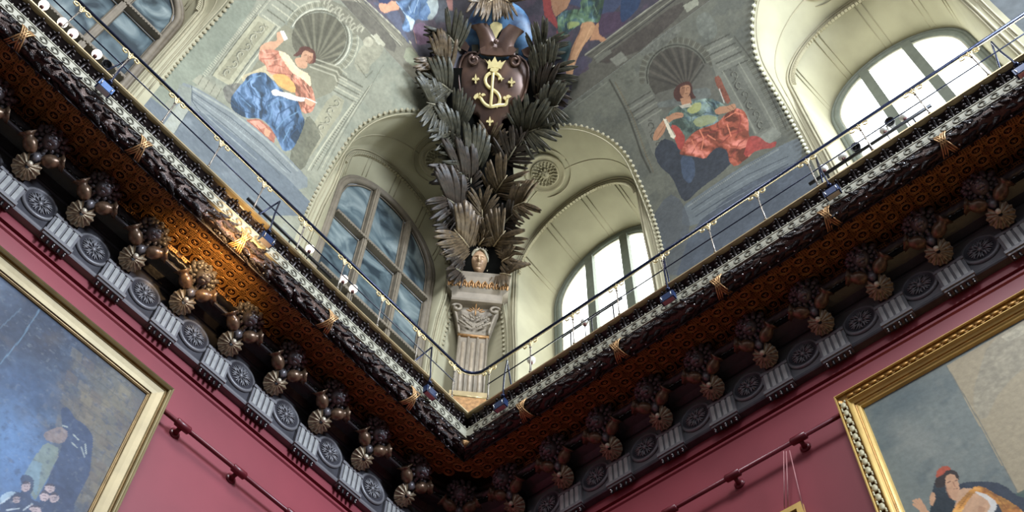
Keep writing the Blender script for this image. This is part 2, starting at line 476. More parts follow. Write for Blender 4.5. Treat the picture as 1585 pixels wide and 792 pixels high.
# ------------------------------------------------------------------ picture cornice: frieze, soffit, roped corona
TR = [0]
def trim(mb, m, smooth=True, parent=None):
    TR[0] += 1
    return struct(mb.build('trim_%d' % TR[0], m, smooth=smooth))
R0 = .93
for side in 'LR':
    mb = MB(); sweep_side(mb, side, [(.015, 9.165, R0), (.09, 9.17, R0), (.10, 9.185, R0), (.10, 9.215, R0), (.065, 9.23, R0), (.055, 9.25, R0), (.055, 9.80, R0), (.075, 9.81, R0), (.10, 9.85, R0), (.11, 9.9, R0)])
    frieze = trim(mb, M_FRIEZE, smooth=False)
    mb = MB(); sweep_side(mb, side, [(.10, 9.80, R0), (.16, 9.86, R0), (.28, 9.89, R0), (.31, 9.84, R0), (.345, 9.83, R0), (.355, 9.87, R0)])
    soff = trim(mb, M_BLACK, smooth=False)  # black bronze; the deep shade under the corona is put into this colour too
    # roped corona: twisted tube
    P = []
    pth = wpath(side, .385, R0, SMAX); 
    L_ = []
    s_ = SMAX
    while s_ > .93: L_.append((s_, .385, 0)); s_ -= .022
    for k in range(21):
        a = (PI / 4) * k / 20; r = R0 - .385
        L_.append((R0 - r * math.sin(a), R0 - r * math.cos(a), a))
    n = 10; V = []; dist = 0; prev = None
    for (s_, d_, a) in L_:
        if prev: dist += math.hypot(s_ - prev[0], d_ - prev[1])
        prev = (s_, d_)
        for i in range(n):
            t = 2 * PI * i / n; r = .042 * (1 + .16 * math.cos(3 * t + dist * 62))
            V.append(W(side, s_ + r * math.cos(t) * math.sin(a), d_ + r * math.cos(t) * math.cos(a), 9.90 + r * math.sin(t)))
    mb = MB(); m_ = len(L_)
    mb.add(V, [(k * n + i, k * n + (i + 1) % n, (k + 1) * n + (i + 1) % n, (k + 1) * n + i) for k in range(m_ - 1) for i in range(n)])
    trim(mb, M_BLACK)
    mb = MB(); sweep_side(mb, side, [(.30, 9.93, R0), (.34, 9.955, R0), (.385, 9.95, R0), (.40, 9.93, R0)]); trim(mb, M_BLACK, False)

# ------------------------------------------------------------------ lion brackets
def lion_head():
    mb = MB()
    mb.ell((0, .045, 0), (.078, .085, .088), 12, 8)
    mb.ell((0, .135, -.03), (.042, .045, .034), 8, 5)          # muzzle
    mb.ell((0, .178, -.012), (.018, .013, .013), 6, 4)         # nose
    mb.ell((0, .125, -.070), (.028, .030, .013), 6, 4)        # jaw
    for sx in (-1, 1):
        mb.ell((sx * .034, .122, .018), (.014, .010, .009), 6, 4)  # eyes
        mb.ell((sx * .036, .118, .042), (.027, .02, .012), 6, 4, Matrix.Rotation(sx * .5, 3, 'Y'))  # brows
        mb.ell((sx * .075, .05, .07), (.02, .014, .024), 6, 4)  # ears
        mb.ell((sx * .028, .142, -.042), (.022, .026, .018), 6, 4)
    return mb
def lion_mane():
    mb = MB(); r = random.Random(4)
    for ring, (rad, y, n, sz) in enumerate(((.100, .04, 11, .032), (.132, .015, 13, .038), (.162, -.02, 12, .042))):
        for k in range(n):
            a = 2 * PI * (k + .5 * (ring % 2)) / n
            if ring == 2 and math.sin(a) < -.6: continue
            rad2 = rad * r.uniform(.92, 1.12); c = (rad2 * math.cos(a) * 1.08, y, rad2 * math.sin(a))
            R = Matrix.Rotation(a + r.uniform(-.5, .5), 3, 'Y').inverted()
            mb.ell(c, (sz * 1.05, sz * .9, sz * .72), 7, 5, R)
    for sx in (-1, 1):                                        # side curls spreading along the corona
        P = [(sx * (.12 + .09 * t), .0, .0 + .035 * math.sin(t * 5)) for t in [i / 6 for i in range(7)]]
        mb.tube(P, [.02, .022, .02, .018, .016, .012, .006], 5)
    return mb
def shell_mb():
    """scallop opening downward-outward, ribs radiating"""
    mb = MB(); n = 49; rows = 5; V = []
    for j in range(rows):
        t = j / (rows - 1); r = .02 + .116 * t
        for i in range(n):
            a = -.35 * PI + (1.7 * PI) * (i / (n - 1)) - PI / 2 - .5 * PI
            rib = .017 * t * math.cos(i * PI / 2)
            rr = r * (1 + .06 * t * math.cos(i * PI / 2))
            V.append((rr * math.cos(a), .05 * (1 - t * t) + rib, rr * math.sin(a)))
    mb.grid(V, rows, n)
    V2 = [(x, y - .012, z) for x, y, z in V]; mb.grid(V2, rows, n)
    return mb
def pod_mb(sx):
    """poppy-like pod with a flared toothed crown"""
    mb = MB()
    M = Matrix.Translation((sx * .045, .0, .02)) @ Matrix.Rotation(sx * 1.05, 4, 'Y') @ Matrix.Rotation(-.35, 4, 'X')
    mb.lathe([(.012, 0), (.034, .02), (.045, .05), (.042, .08), (.030, .1), (.036, .115), (.058, .13), (.046, .125), (.01, .12)], M @ Matrix.Scale(1.65, 4), 14, lambda a, z: 1 + (.12 * math.cos(7 * a) if z > .112 else 0))
    return mb
def scroll_leaf():
    mb = MB()
    for sx in (-1, 1):
        P = [];
        for k in range(14):
            t = k / 13; a = t * 5.2; r = .06 * (1 - .7 * t)
            P.append((sx * .105, .10 + r * math.cos(a), .12 + r * math.sin(a)))
        mb.tube(P, [.016] * 10 + [.014, .012, .011, .012], 5)
        for k in range(5):
            mb.ell((sx * (.04 + .02 * k), .12 - .012 * k, .1 + .018 * k), (.014, .012, .026), 5, 4, Matrix.Rotation(sx * (.3 + .2 * k), 3, 'Y'))
    mb.box((0, .05, .10), (.075, .10, .06)); mb.ell((0, .11, .06), (.05, .06, .07), 8, 5)
    return mb
def make_bracket():
    t = empty('lion_bracket', '', 'bracket', 'lion-head brackets under the gilded cove', Matrix.Identity(4))
    # origin: wall face, z = 9.20
    b = MB(); b.box((0, .075, .15), (.16, .03, .155)); b.box((0, .09, .0), (.175, .045, .022)); b.box((0, .085, .31), (.165, .035, .02))
    b.build('plate', M_FRIEZE, t, False)
    fl = MB().box((0, 0, 0), (.022, .014, .125)); fm = fl.mesh('flute', M_FLUTE, False)
    for k in (-1.5, -.5, .5, 1.5): link('flute', fm, t, Matrix.Translation((k * .072, .112, .15)))
    dr = MB(); dr.lathe([(.006, 0), (.016, -.012), (.020, -.04), (.012, -.055), (.018, -.066), (.003, -.078)], None, 8); dm = dr.mesh('drop', M_BLACK)
    sd = MB(); sd.ell((0, .018, -.03), .011, 6, 4).ell((0, .014, -.064), .009, 6, 4); sm = sd.mesh('stud', M_SILV)
    b = MB(); b.box((0, .085, -.04), (.165, .035, .016)); b.build('drop_bar', M_BLACK, t, False)
    for k in range(5):
        o = link('drop', dm, t, Matrix.Translation(((k - 2) * .066, .09, -.05)))
        if k % 2 == 0: link('stud', sm, o)
    # curved console
    P = []; b = MB()
    prof = [(.10, .30), (.15, .38), (.20, .46), (.25, .55), (.32, .62), (.38, .66), (.38, .70), (.10, .70)]
    V = [(x, y, z) for x in (-.085, .085) for y, z in prof]; n = len(prof)
    b.add(V, [tuple(range(n)), tuple(range(n, 2 * n))[::-1]] + [(i, n + i, n + (i + 1) % n, (i + 1) % n) for i in range(n)])
    b.build('console', M_BLACK, t, False)
    s = MB(); 
    M = Matrix.Translation((0, .235, .415)) @ Matrix.Rotation(-.80, 4, 'X')
    sh = shell_mb(); sh.xf(M); so = sh.build('shell', M_PALEBR, t)
    bl = MB(); bl.ell((0, .30, .40), (.032, .03, .034), 8, 6); bl.build('bead', M_PALEBR, t)
    for sx in (-1, 1):
        pm = pod_mb(sx); pm.xf(Matrix.Translation((0, .33, .50))); pm.build('pod', M_BRONZE, t)
    sl = scroll_leaf(); sl.xf(Matrix.Translation((0, .20, .47))); sl.build('acanthus_scroll', M_LION, t)
    M = Matrix.Translation((0, .41, .73)) @ Matrix.Rotation(-.55, 4, 'X')
    h = lion_head().xf(M @ Matrix.Scale(1.18, 4)).build('lion_head', M_LION, t)
    lion_mane().xf(M).build('mane', M_LION, h)
    return t
proto = make_bracket(); used = False
BR = {'L': [1.17, 1.90, 2.60, 3.30, 3.98, 4.67, 5.36, 6.04, 6.72, 7.40, 8.09, 8.78], 'R': [1.15, 1.88, 2.58, 3.28, 3.97, 4.66, 5.35, 6.05, 6.73, 7.41, 8.1, 8.79]}
M0 = wallM('C', .272 + 0, .272, 9.20)
proto.matrix_basis = M0; proto['label'] = 'lion-head bracket in the very corner where the two walls meet'
for side in 'LR':
    for i, s in enumerate(BR[side]):
        dup(proto, wallM(side, s, 0, 9.20), '%s lion-head bracket from the corner along the %s wall' % (nth(i), ORD[side]))

# ------------------------------------------------------------------ roundels between the brackets
def make_roundel():
    t = empty('roundel', '', 'roundel', 'oval rosette roundels in the grey frieze', Matrix.Identity(4))
    b = MB(); b.lathe([(.205, 0), (.205, .016), (.19, .03), (.17, .028), (.16, .012), (.0005, .010)], None, 32); b.xf(Matrix.Rotation(-PI / 2, 4, 'X')); b.build('rim', M_FRIEZE, t)
    pt = MB()
    pt.tube([(0, .018, .03), (.012, .022, .075), (0, .02, .13)], [.006, .013, .004], 5)
    for sx in (-1, 1): pt.tube([(0, .016, .05), (sx * .028, .022, .085), (sx * .036, .018, .125), (sx * .02, .018, .12)], [.004, .009, .007, .003], 5)
    pm = pt.mesh('petal', M_FRIEZE)
    for k in range(8): link('petal', pm, t, Matrix.Rotation(2 * PI * k / 8 + .2, 4, 'Y'))
    b = MB(); b.ell((0, .016, 0), (.03, .022, .03), 10, 5); b.build('boss', M_FRIEZE, t)
    return t
rp = make_roundel(); first = True
for side in 'LR':
    B = BR[side]
    for i in range(1, len(B)):
        s = (B[i - 1] + B[i]) / 2; M = wallM(side, s, .055, 9.53)
        lab = 'round rosette medallion between the %s and %s lion brackets of the %s wall' % (nth(i - 1), nth(i), ORD[side])
        if first: rp.matrix_basis = M; rp['label'] = lab; first = False
        else: dup(rp, M, lab)

# ------------------------------------------------------------------ gilded cove with stamped tiles
def cove_d(t):   # t along the cove in metres; returns (d, z, normal angle)
    pts = CV
    L = CVL
    t = max(0, min(L[-1] - 1e-6, t))
    d_ = np.interp(t, L, [p[0] for p in pts]); z_ = np.interp(t, L, [p[1] for p in pts])
    e = 1e-2
    d2 = np.interp(min(t + e, L[-1]), L, [p[0] for p in pts]); z2 = np.interp(min(t + e, L[-1]), L, [p[1] for p in pts])
    d1 = np.interp(max(t - e, 0), L, [p[0] for p in pts]); z1 = np.interp(max(t - e, 0), L, [p[1] for p in pts])
    return float(d_), float(z_), math.atan2(z2 - z1, d2 - d1)
CV = [(.33, 9.90), (.331, 10.04), (.345, 10.075), (.38, 10.09), (.50, 10.085), (.62, 10.065), (.74, 10.035), (.86, 9.995), (.93, 9.965)]
CVL = [0]
for a, b in zip(CV[:-1], CV[1:]): CVL.append(CVL[-1] + math.hypot(b[0] - a[0], b[1] - a[1]))
def ringtile():
    b = MB(); n = 18
    for r, h in ((.070, .009), (.052, .006)):
        V = []
        for i in range(n):
            a = 2 * PI * i / n
            for (dr, hh) in ((-.008, 0), (-.002, -h), (.002, -h), (.008, 0)): V.append(((r + dr) * math.cos(a), (r + dr) * math.sin(a), hh))
        b.add(V, [(i * 4 + k, ((i + 1) % n) * 4 + k, ((i + 1) % n) * 4 + k + 1, i * 4 + k + 1) for i in range(n) for k in (0, 1, 2)])
    for p, r in (((0, 0), .02), ((.018, .012), .01), ((-.018, .012), .01), ((0, -.022), .012), ((.02, -.014), .008), ((-.02, -.014), .008)):
        b.ell((p[0], p[1], 0), (r * .85, r * .85, r * .45), 6, 4)
    return b.mesh('ring_tile', M_GOLDRAISE)
def lattice():
    b = MB(); h = .064; c = .036
    O = [(-h + c, -h), (h - c, -h), (h, -h + c), (h, h - c), (h - c, h), (-h + c, h), (-h, h - c), (-h, -h + c)]
    b.tube([(x, y, 0) for x, y in O] + [(O[0][0], O[0][1], 0)], .0065, 4, False)
    for k in (-1.5, -.5, .5, 1.5):
        e = .052 if abs(k) < 1 else .040
        b.box((k * .026, 0, -.002), (.0050, e, .007)); b.box((0, k * .026, -.002), (e, .0050, .007))
    return b.mesh('lattice_tile', M_GOLDRAISE, False)
RT_, LT_ = ringtile(), lattice()
PT = .1725
for side in 'LR':
    mb = MB(); sweep_side(mb, side, [(d, z, max(d, R0 + (d - .33) / .6 * (.0 - 0))) if d < .35 else (d, z, d + (R0 - d) * max(0, 1 - ((d - .33) / .60)) ** .8) for d, z in CV])
    cv = trim(mb, M_GOLDCOVE)
    for row in range(9):
        t = .088 + row * PT / 2
        if t > CVL[-1] - .02: break
        d, z, an = cove_d(t)
        rr = d + (R0 - d) * max(0, 1 - ((d - .33) / .60)) ** .8
        s = 9.64 - (PT / 2 if row % 2 else 0)
        while s > rr - .02:
            # tile lies in the plane of the cove: x along wall, y up the cove, z into the cove (away from the viewer)
            base = wallM(side, s, d, z)
            # rotate so that local z points out of the visible (under) side reversed
            M = base @ Matrix.Rotation(an, 4, 'X') 
            link('lattice_tile' if row % 2 else 'ring_tile', LT_ if row % 2 else RT_, cv, M)
            s -= PT

# ------------------------------------------------------------------ gallery edge: leaf garland, scroll band, acanthus course, gilt edge
def leafmesh(name, L, wd, th, m, curl=.3):
    b = MB(); n = 6; V = []
    for i in range(n):
        t = i / (n - 1); ww = wd * math.sin(PI * min(1, t * .9 + .08)) ** .8; zz = curl * L * t * t
        for k, u in enumerate((-1, -.5, 0, .5, 1)):
            V.append((u * ww, L * t, zz * 1.0 + th * (1 - u * u) + (.25 * th if k == 2 else 0)))
    b.grid(V, n, 5); return b.mesh(name, m)
GL = leafmesh('garland_leaf', .108, .028, .020, M_GARL, .22)
BER = MB().ell((0, 0, 0), .012, 6, 4).mesh('berry', M_SILV)
def ribbon_mesh():
    b = MB()
    for sg in (-1, 1):
        for off in (-.020, 0, .020):
            P = []
            for k in range(9):
                t = k / 8; a = -1.9 + 2.6 * t
                P.append((sg * (-.06 + .12 * t) + off * 1.2, .128 * math.cos(a), .128 * math.sin(a)))
            b.tube(P, [.009] * 9, 5)
    return b.mesh('ribbon', M_RIBBON)
RIB = ribbon_mesh()
RIBS = {'L': [2.0, 3.37, 4.7, 6.1, 7.6], 'R': [1.95, 3.32, 4.68, 6.03, 7.36]}
GC = (.985, 10.045)    # centre line of the torus (d, z)
for side in 'LR':
    mb = MB(); sweep_side(mb, side, [(.93, 9.92, 0), (.925, 9.97, 0), (1.02, 9.97, 0), (1.04, 10.06, 0), (1.06, 10.09, 0)]); trim(mb, M_BLACK, False)
    mb = MB(); n = 12
    sweep_side(mb, side, [(GC[0] + .095 * math.cos(2 * PI * i / n), GC[1] + .095 * math.sin(2 * PI * i / n), 0) for i in range(n)], closed=True)
    gt = trim(mb, M_GARL)
    r = random.Random(ord(side)); cnt = 0
    s = 8.6
    while s > 1.0:
        for k, a in enumerate((-2.15, -1.45, -.75, -.05)):
            if cnt >= 296: break
            aa = a + r.uniform(-.12, .12) + (.18 if int(s * 100) % 2 else 0); ss = s + r.uniform(-.02, .02) + (k % 2) * .05
            # leaf points along the wall towards the corner, lying on the torus at angle aa (0 = outwards, -pi/2 = down)
            nrm = Vector((0, math.cos(aa), math.sin(aa)))
            tx = Vector((-1 if side == 'L' else 1, 0, 0)); 
            side_v = tx.cross(nrm)
            tip = (tx * .93 + side_v * r.uniform(-.35, .35)).normalized()
            xx = tip.cross(nrm).normalized()
            R = Matrix((xx, tip, nrm)).transposed().to_4x4()
            p = nrm * .088
            M = wallM(side, ss, GC[0], GC[1]) @ Matrix.Translation(p) @ R @ Matrix.Rotation(r.uniform(-.25, .25), 4, 'X')
            link('garland_leaf', GL, gt, M); cnt += 1
            if r.random() < .33 and a < -.4:
                link('berry', BER, gt, wallM(side, ss + .03, GC[0], GC[1]) @ Matrix.Translation(Vector((0, math.cos(aa + .3), math.sin(aa + .3))) * .118))
        s -= .106
    for s in RIBS[side]: link('ribbon', RIB, gt, wallM(side, s, GC[0], GC[1]))
# corner clasp
cl = MB()
for k in range(5): 
    a = (k - 2) * .32
    cl.tube([(0, 0, 0), (math.sin(a) * .06, .05, .03 + .03 * math.cos(a)), (math.sin(a) * .11, .03, .11)], [.012, .02, .005], 5)
o = cl.build('corner_leaf_clasp', M_RIBBON); o.matrix_basis = wallM('C', 1.06, 1.06, 9.97)
tag(o, 'small gilded leaf clasp at the corner under the pale scroll band', 'ornament')

def wave_mesh():
    b = MB(); P = []
    for k in range(12):
        t = k / 11; a = -.3 + t * 5.0; r = .050 * (1 - .62 * t)
        P.append((.006 + r * math.cos(a), .004, r * math.sin(a)))
    b.tube(P, [.0085] * 10 + [.009, .012], 5)
    b.tube([(-.066, .003, -.05), (-.02, .004, -.062), (.03, .004, -.045), (.055, .004, -.01)], [.005, .009, .009, .008], 5)
    return b.mesh('wave_scroll', M_IVSCR)
WV = wave_mesh()
def acan_mesh():
    b = MB()
    # upright curled leaf: two lobes each side of a midrib, tip rolling outward
    b.tube([(0, .0, 0), (0, .012, .07), (0, .035, .13), (0, .075, .165), (0, .095, .145)], [.02, .022, .02, .018, .012], 6)
    for sx in (-1, 1):
        for k, z in enumerate((.03, .07, .11)):
            b.ell((sx * (.034 + .008 * k), .018 + .014 * k, z), (.026, .016, .022), 6, 4, Matrix.Rotation(sx * .5, 3, 'Y'))
        b.ell((sx * .032, .055, .155), (.028, .022, .018), 6, 4)
    return b.mesh('acanthus_leaf', M_ACAN)
AC = acan_mesh()
EG = MB().ell((0, .012, .02), (.009, .012, .034), 6, 4).mesh('dart', M_IVORY)
for side in 'LR':
    mb = MB(); sweep_side(mb, side, [(1.06, 10.085, 0), (1.10, 10.085, 0), (1.10, 10.098, 0), (1.092, 10.10, 0), (1.092, 10.235, 0), (1.10, 10.237, 0), (1.10, 10.25, 0), (1.06, 10.25, 0)])
    bd = trim(mb, M_IVORY, False)
    s = 9.66
    while s > 1.2:
        M = wallM(side, s, 1.094, 10.167)
        link('wave_scroll', WV, bd, M if side == 'R' else M @ Matrix.Scale(-1, 4, (1, 0, 0))); s -= .1375
    mb = MB(); sweep_side(mb, side, [(1.02, 10.24, 0), (1.03, 10.27, 0), (1.03, 10.40, 0), (1.08, 10.44, 0), (1.10, 10.45, 0)])
    ac = trim(mb, M_ACAN, False)
    s = 9.66; pit = .188
    while s > 1.1:
        link('acanthus_leaf', AC, ac, wallM(side, s, 1.03, 10.27)); link('dart', EG, ac, wallM(side, s - pit / 2, 1.055, 10.275)); s -= pit
    mb = MB(); sweep_side(mb, side, [(1.06, 10.445, 0), (1.135, 10.45, 0), (1.15, 10.462, 0), (1.15, 10.482, 0), (1.135, 10.495, 0), (1.06, 10.50, 0)])
    trim(mb, M_GILTEDGE, False)
    mb = MB(); sweep_side(mb, side, [(1.06, 10.50, 0), (-1.2, 10.50, 0)]); trim(mb, M_STONE, False)     # gallery walk

# ------------------------------------------------------------------ gallery railing
ral = empty('gallery_railing', 'slim blue-black steel gallery railing with gilt scroll brackets, running round the corner', 'railing')
HR = 11.185; RD = 1.13
def railpath(z, d, R, s1=9.2):
    P = [W('R', s1, d, z), W('R', R, d, z)]
    n = 8
    c = (-R, -R); 
    for i in range(1, n):
        a = (PI / 2) * i / n; r = R - d
        P.append((c[0] + r * math.cos(a), c[1] + r * math.sin(a), z))
    P += [W('L', R, d, z), W('L', s1, d, z)]
    return P
MB().tube(railpath(HR, RD, 1.36), .020, 8).build('handrail', M_RAIL, ral)
MB().tube(railpath(HR - .045, RD, 1.36), .006, 6).build('gilt_underrail', M_GILT, ral)
for side in 'LR':
    MB().tube([W(side, 1.42, RD, 10.83), W(side, 9.2, RD, 10.83)], .008, 6).build('middle_rail', M_RAIL, ral)
MB().tube([W('L', 1.42, RD, 10.56), W('R', 1.42, RD, 10.56)], .010, 6).build('corner_rail', M_GILT, ral)
pm = MB(); pm.tube([(0, 0, 0), (0, 0, .35), (0, 0, .56)], [.010, .008, .009], 6)
for z, r_ in ((.02, .02), (.3, .014), (.52, .018), (.56, .014)): pm.ell((0, 0, z), (r_, r_, r_ * .8), 8, 4)
for k in range(6): pm.ell((0, 0, .34 + .03 * k), (.013, .008, .014), 6, 4, Matrix.Rotation(k * 1.0, 3, 'Z'))
PM = pm.mesh('post', mat('gilt_grey_post', (150, 140, 128), .3, .5, var=.4, scale=30))
smb = MB()
for sx in (-1, 1):
    P = []
    for k in range(15):
        t = k / 14; a = PI + t * 6.6 if False else PI * 1.0 - t * 6.4; r = .052 * (1 - .72 * t)
        P.append((sx * (.075 + r * math.cos(a)), 0, .60 + r * math.sin(a)))
    smb.tube([(0, 0, .52), (sx * .012, 0, .57)] + P, [.008, .009] + [.010] * 13 + [.011, .012], 5)
    smb.ell((sx * .02, 0, .63), (.02, .01, .012), 6, 4, Matrix.Rotation(-sx * .6, 3, 'Y'))
smb.tube([(0, 0, .55), (0, 0, .69)], [.012, .008], 6)
SM = smb.mesh('scroll_bracket', M_GILT)
for side in 'LR':
    S = [1.44] + [2.11 + .664 * k for k in range(10)]
    for s in S:
        o = link('post', PM, ral, wallM(side, s, RD, 10.50)); link('scroll_bracket', SM, o)

# floodlights hung over the gallery edge on bent outriggers
fm = MB(); fm.box((0, 0, 0), (.085, .035, .055)); fbox = fm.mesh('lamp_housing', M_BLUE, False); fboxd = fm.mesh('lamp_housing', M_BLUED, False)
fg = MB().box((0, .0, -.058), (.07, .028, .004)).mesh('lens', M_SILV, False)
fa = MB(); fa.tube([(0, -.04, .06), (0, -.06, .16), (0, -.03, .32), (0.01, -.05, .62), (.0, -.08, .98)], .011, 6)
fa.tube([(0, -.08, .98), (.10, -.30, .72), (.14, -.52, .42)], .011, 6); fa.ell((0, -.03, .22), (.03, .03, .03), 8, 5)
fam = fa.mesh('outrigger_arm', M_RAIL)
cw = MB()
for sx in (-.06, .06): cw.tube([(sx, .02, .05), (sx * 1.1, .06, .0), (sx, .045, -.05)], .006, 5)
cwm = cw.mesh('clamp', M_SILV)
FL = [('L', 6.74, 0), ('L', 4.50, 1), ('L', 1.85, 1), ('R', 1.71, 1), ('R', 4.12, 1), ('R', 6.20, 1), ('R', 8.33, 1)]
FLAB = ['light blue floodlight clamped over the left gallery edge, farthest from the corner', 'dark blue floodlight on the left gallery edge near the lit globe bulbs', 'blue floodlight on the left gallery edge just beside the corner',
        'dark blue floodlight on the right gallery edge just beside the corner', 'dark blue floodlight on the right gallery edge below the nearer arched window', 'dark blue floodlight on the right gallery edge in the middle of the wall', 'dark blue floodlight at the far right end of the right gallery edge']
for (side, s, dk), lab in zip(FL, FLAB):
    t = empty('floodlight', lab, 'floodlight', 'floodlights hung over the gallery edge', wallM(side, s, 1.185, 10.135))
    h = link('lamp_housing', fboxd if dk else fbox, t); link('lens', fg, h); link('outrigger_arm', fam, t); link('clamp', cwm, t)
# the second floodlight on the left is switched on: a warm lamp over the gilded cove
def point(name, loc, power, color, r=.04):
    l = bpy.data.lights.new(name, 'POINT'); l.energy = power; l.color = color; l.shadow_soft_size = r
    o = bpy.data.objects.new(name, l); COL.objects.link(o); o.location = loc; return o
sl = bpy.data.lights.new('warm_lamp_light', 'SPOT'); sl.energy = 85; sl.color = (1.0, .64, .28); sl.spot_size = math.radians(100); sl.spot_blend = 1.0; sl.shadow_soft_size = .06
so_ = bpy.data.objects.new('warm_lamp_light', sl); COL.objects.link(so_); so_.location = W('L', 4.75, 1.36, 9.62)
so_.rotation_euler = (Vector(W('L', 4.72, .86, 10.05)) - Vector(so_.location)).to_track_quat('-Z', 'Y').to_euler()

# lamp track and bulbs behind the railing
gb = MB().ell((0, 0, 0), .055, 14, 10); gbl = gb.mesh('globe', M_LAMPB); gbo = gb.mesh('globe', M_LAMPO)
sk = MB().lathe([(.012, .09), (.022, .08), (.024, .06), (.02, .045)], None, 10).mesh('socket', M_SOCK)
tk = MB(); tk.tube([(0, 0, -.5), (0, 0, .02)], .007, 6); skm = tk.mesh('stem', M_TRACK)
GLB = [('L', 7.713, 11.195, 1, 'lit globe bulb at the far left end of the gallery'), ('L', 7.465, 11.199, 1, 'second lit globe bulb from the left end of the gallery'), ('L', 7.316, 11.18, 1, 'third lit globe bulb from the left end, beside a gilt post'), ('L', 7.001, 11.211, 1, 'lit globe bulb beside the small round lamp near the light blue floodlight'),
       ('L', 3.757, 11.34, 1, 'lit globe bulb behind the railing just right of the dark blue floodlight'), ('L', 3.178, 11.368, 1, 'upper one of the two adjoining lit bulbs before the dark arched window'), ('L', 3.004, 11.36, 1, 'lower one of the two adjoining lit bulbs, nearer the corner'),
       ('R', 1.85, 11.33, 0, 'white globe bulb at the right wall close to the corner'), ('R', 2.72, 11.40, 0, 'pale globe on the black track before the nearer bright window'),
       ('R', 6.17, 11.34, 0, 'first pale globe behind the railing before the farther bright window'), ('R', 6.42, 11.33, 0, 'second pale globe behind the railing before the farther bright window'), ('R', 6.95, 11.32, 0, 'third pale globe before the farther bright window'), ('R', 7.20, 11.33, 0, 'fourth pale globe before the farther bright window, beside the black spot lamp')]
for side, s, z, lit, lab in GLB:
    t = empty('globe_lamp', lab, 'lamp', 'globe lamps behind the gallery railing', wallM(side, s, .8, z))
    link('globe', gbl if lit else gbo, t); link('socket', sk, t, Matrix.Rotation(PI, 4, 'X')); link('stem', skm, t, Matrix.Translation((0, 0, -.1)))
    if lit: point('bulb_light', W(side, s, .8, z), 3.0, (1.0, .82, .62), .055)
def track(side, s0, s1, z, d, lab):
    t = empty('lamp_track', lab, 'lamp track', None, wallM(side, s0, d, z))
    sg = -1 if side == 'L' else 1
    L = s1 - s0; sgn = 1
    loc = lambda s: (Matrix.Identity(4))
    MBt = MB(); p0 = Vector(W(side, s0, d, z)); p1 = Vector(W(side, s1, d, z))
    inv = wallM(side, s0, d, z).inverted(); q = inv @ p1
    MBt.tube([(0, 0, 0), q], .022, 6).build('bar', M_TRACK, t)
    for k in (.15, .5, .85): MB().tube([q * k, q * k + Vector((0, 0, -.62))], .010, 6).build('leg', M_TRACK, t)
    return t
track('L', 3.3, 4.72, 11.33, .72, 'black lamp track standing behind the left railing near the lit bulbs')
track('L', 6.9, 7.9, 11.12, .72, 'black lamp track behind the left railing at its far end')
track('R', 2.35, 3.3, 11.40, .8, 'black lamp track behind the railing before the nearer bright window')
track('R', 5.95, 7.5, 11.22, .8, 'black lamp track behind the railing before the farther bright window')
def spot(side, s, z, lab):
    t = empty('spot_lamp', lab, 'lamp', 'black spot lamps on the gallery', wallM(side, s, .8, z))
    M = Matrix.Rotation(-2.0, 4, 'X')
    MB().lathe([(.01, -.09), (.03, -.08), (.038, -.03), (.055, .03), (.058, .06), (.05, .06), (.04, .03)], M, 14).build('can', M_TRACK, t)
    MB().lathe([(.001, .02), (.046, .03)], M, 14).build('lens', M_SILV, t)
spot('R', 6.60, 11.30, 'black spot lamp among the pale globes before the farther bright window')
spot('R', 7.05, 11.36, 'black spot lamp beside the rightmost pale globe')
spot('L', 6.86, 11.14, 'small dark spot lamp with a pale lens beside the lit bulb at the left')

# ------------------------------------------------------------------ vault: lunette tunnels, pendentives, upper cove
ZS, RG = 15.15, 1.45
TUN = {'L': [2.17, 7.63], 'R': [2.17, 7.42]}
WIN = {'L': dict(d=-.10, r=1.00, zs=14.90, cs=[2.10, 7.56], dd=.20), 'R': dict(d=-.80, r=.99, zs=15.00, cs=[2.17, 7.46], dd=.10)}
ZB = 10.5
def arcpath(c, r, zs, zb=ZB, nl=10, na=40):
    P = [(c - r, zb + (zs - zb) * i / nl) for i in range(nl)]
    P += [(c - r * math.cos(PI * i / na), zs + r * math.sin(PI * i / na)) for i in range(na + 1)]
    P += [(c + r, zs - (zs - zb) * i / nl) for i in range(1, nl + 1)]
    return P
def arc_tube(mb, side, c, r, zs, d, rad, zb=ZB, n=5):
    mb.tube([W(side, s, (min(d(s, z), s) if callable(d) else min(d, s)), z) for s, z in arcpath(c, r, zs, zb)], rad, n); return mb
CEIL = {}
DENT = MB().box((0, 0, 0), (.022, .022, .03)).mesh('dentil', M_STONE2, False)
EGG = MB().ell((0, 0, 0), (.036, .036, .028), 8, 6).mesh('egg', M_WSTONE)
EGGL = MB().ell((0, 0, 0), (.032, .032, .012), 8, 6).mesh('egg', M_STONE2)
ceil_root = struct(empty('ceiling', None, None))
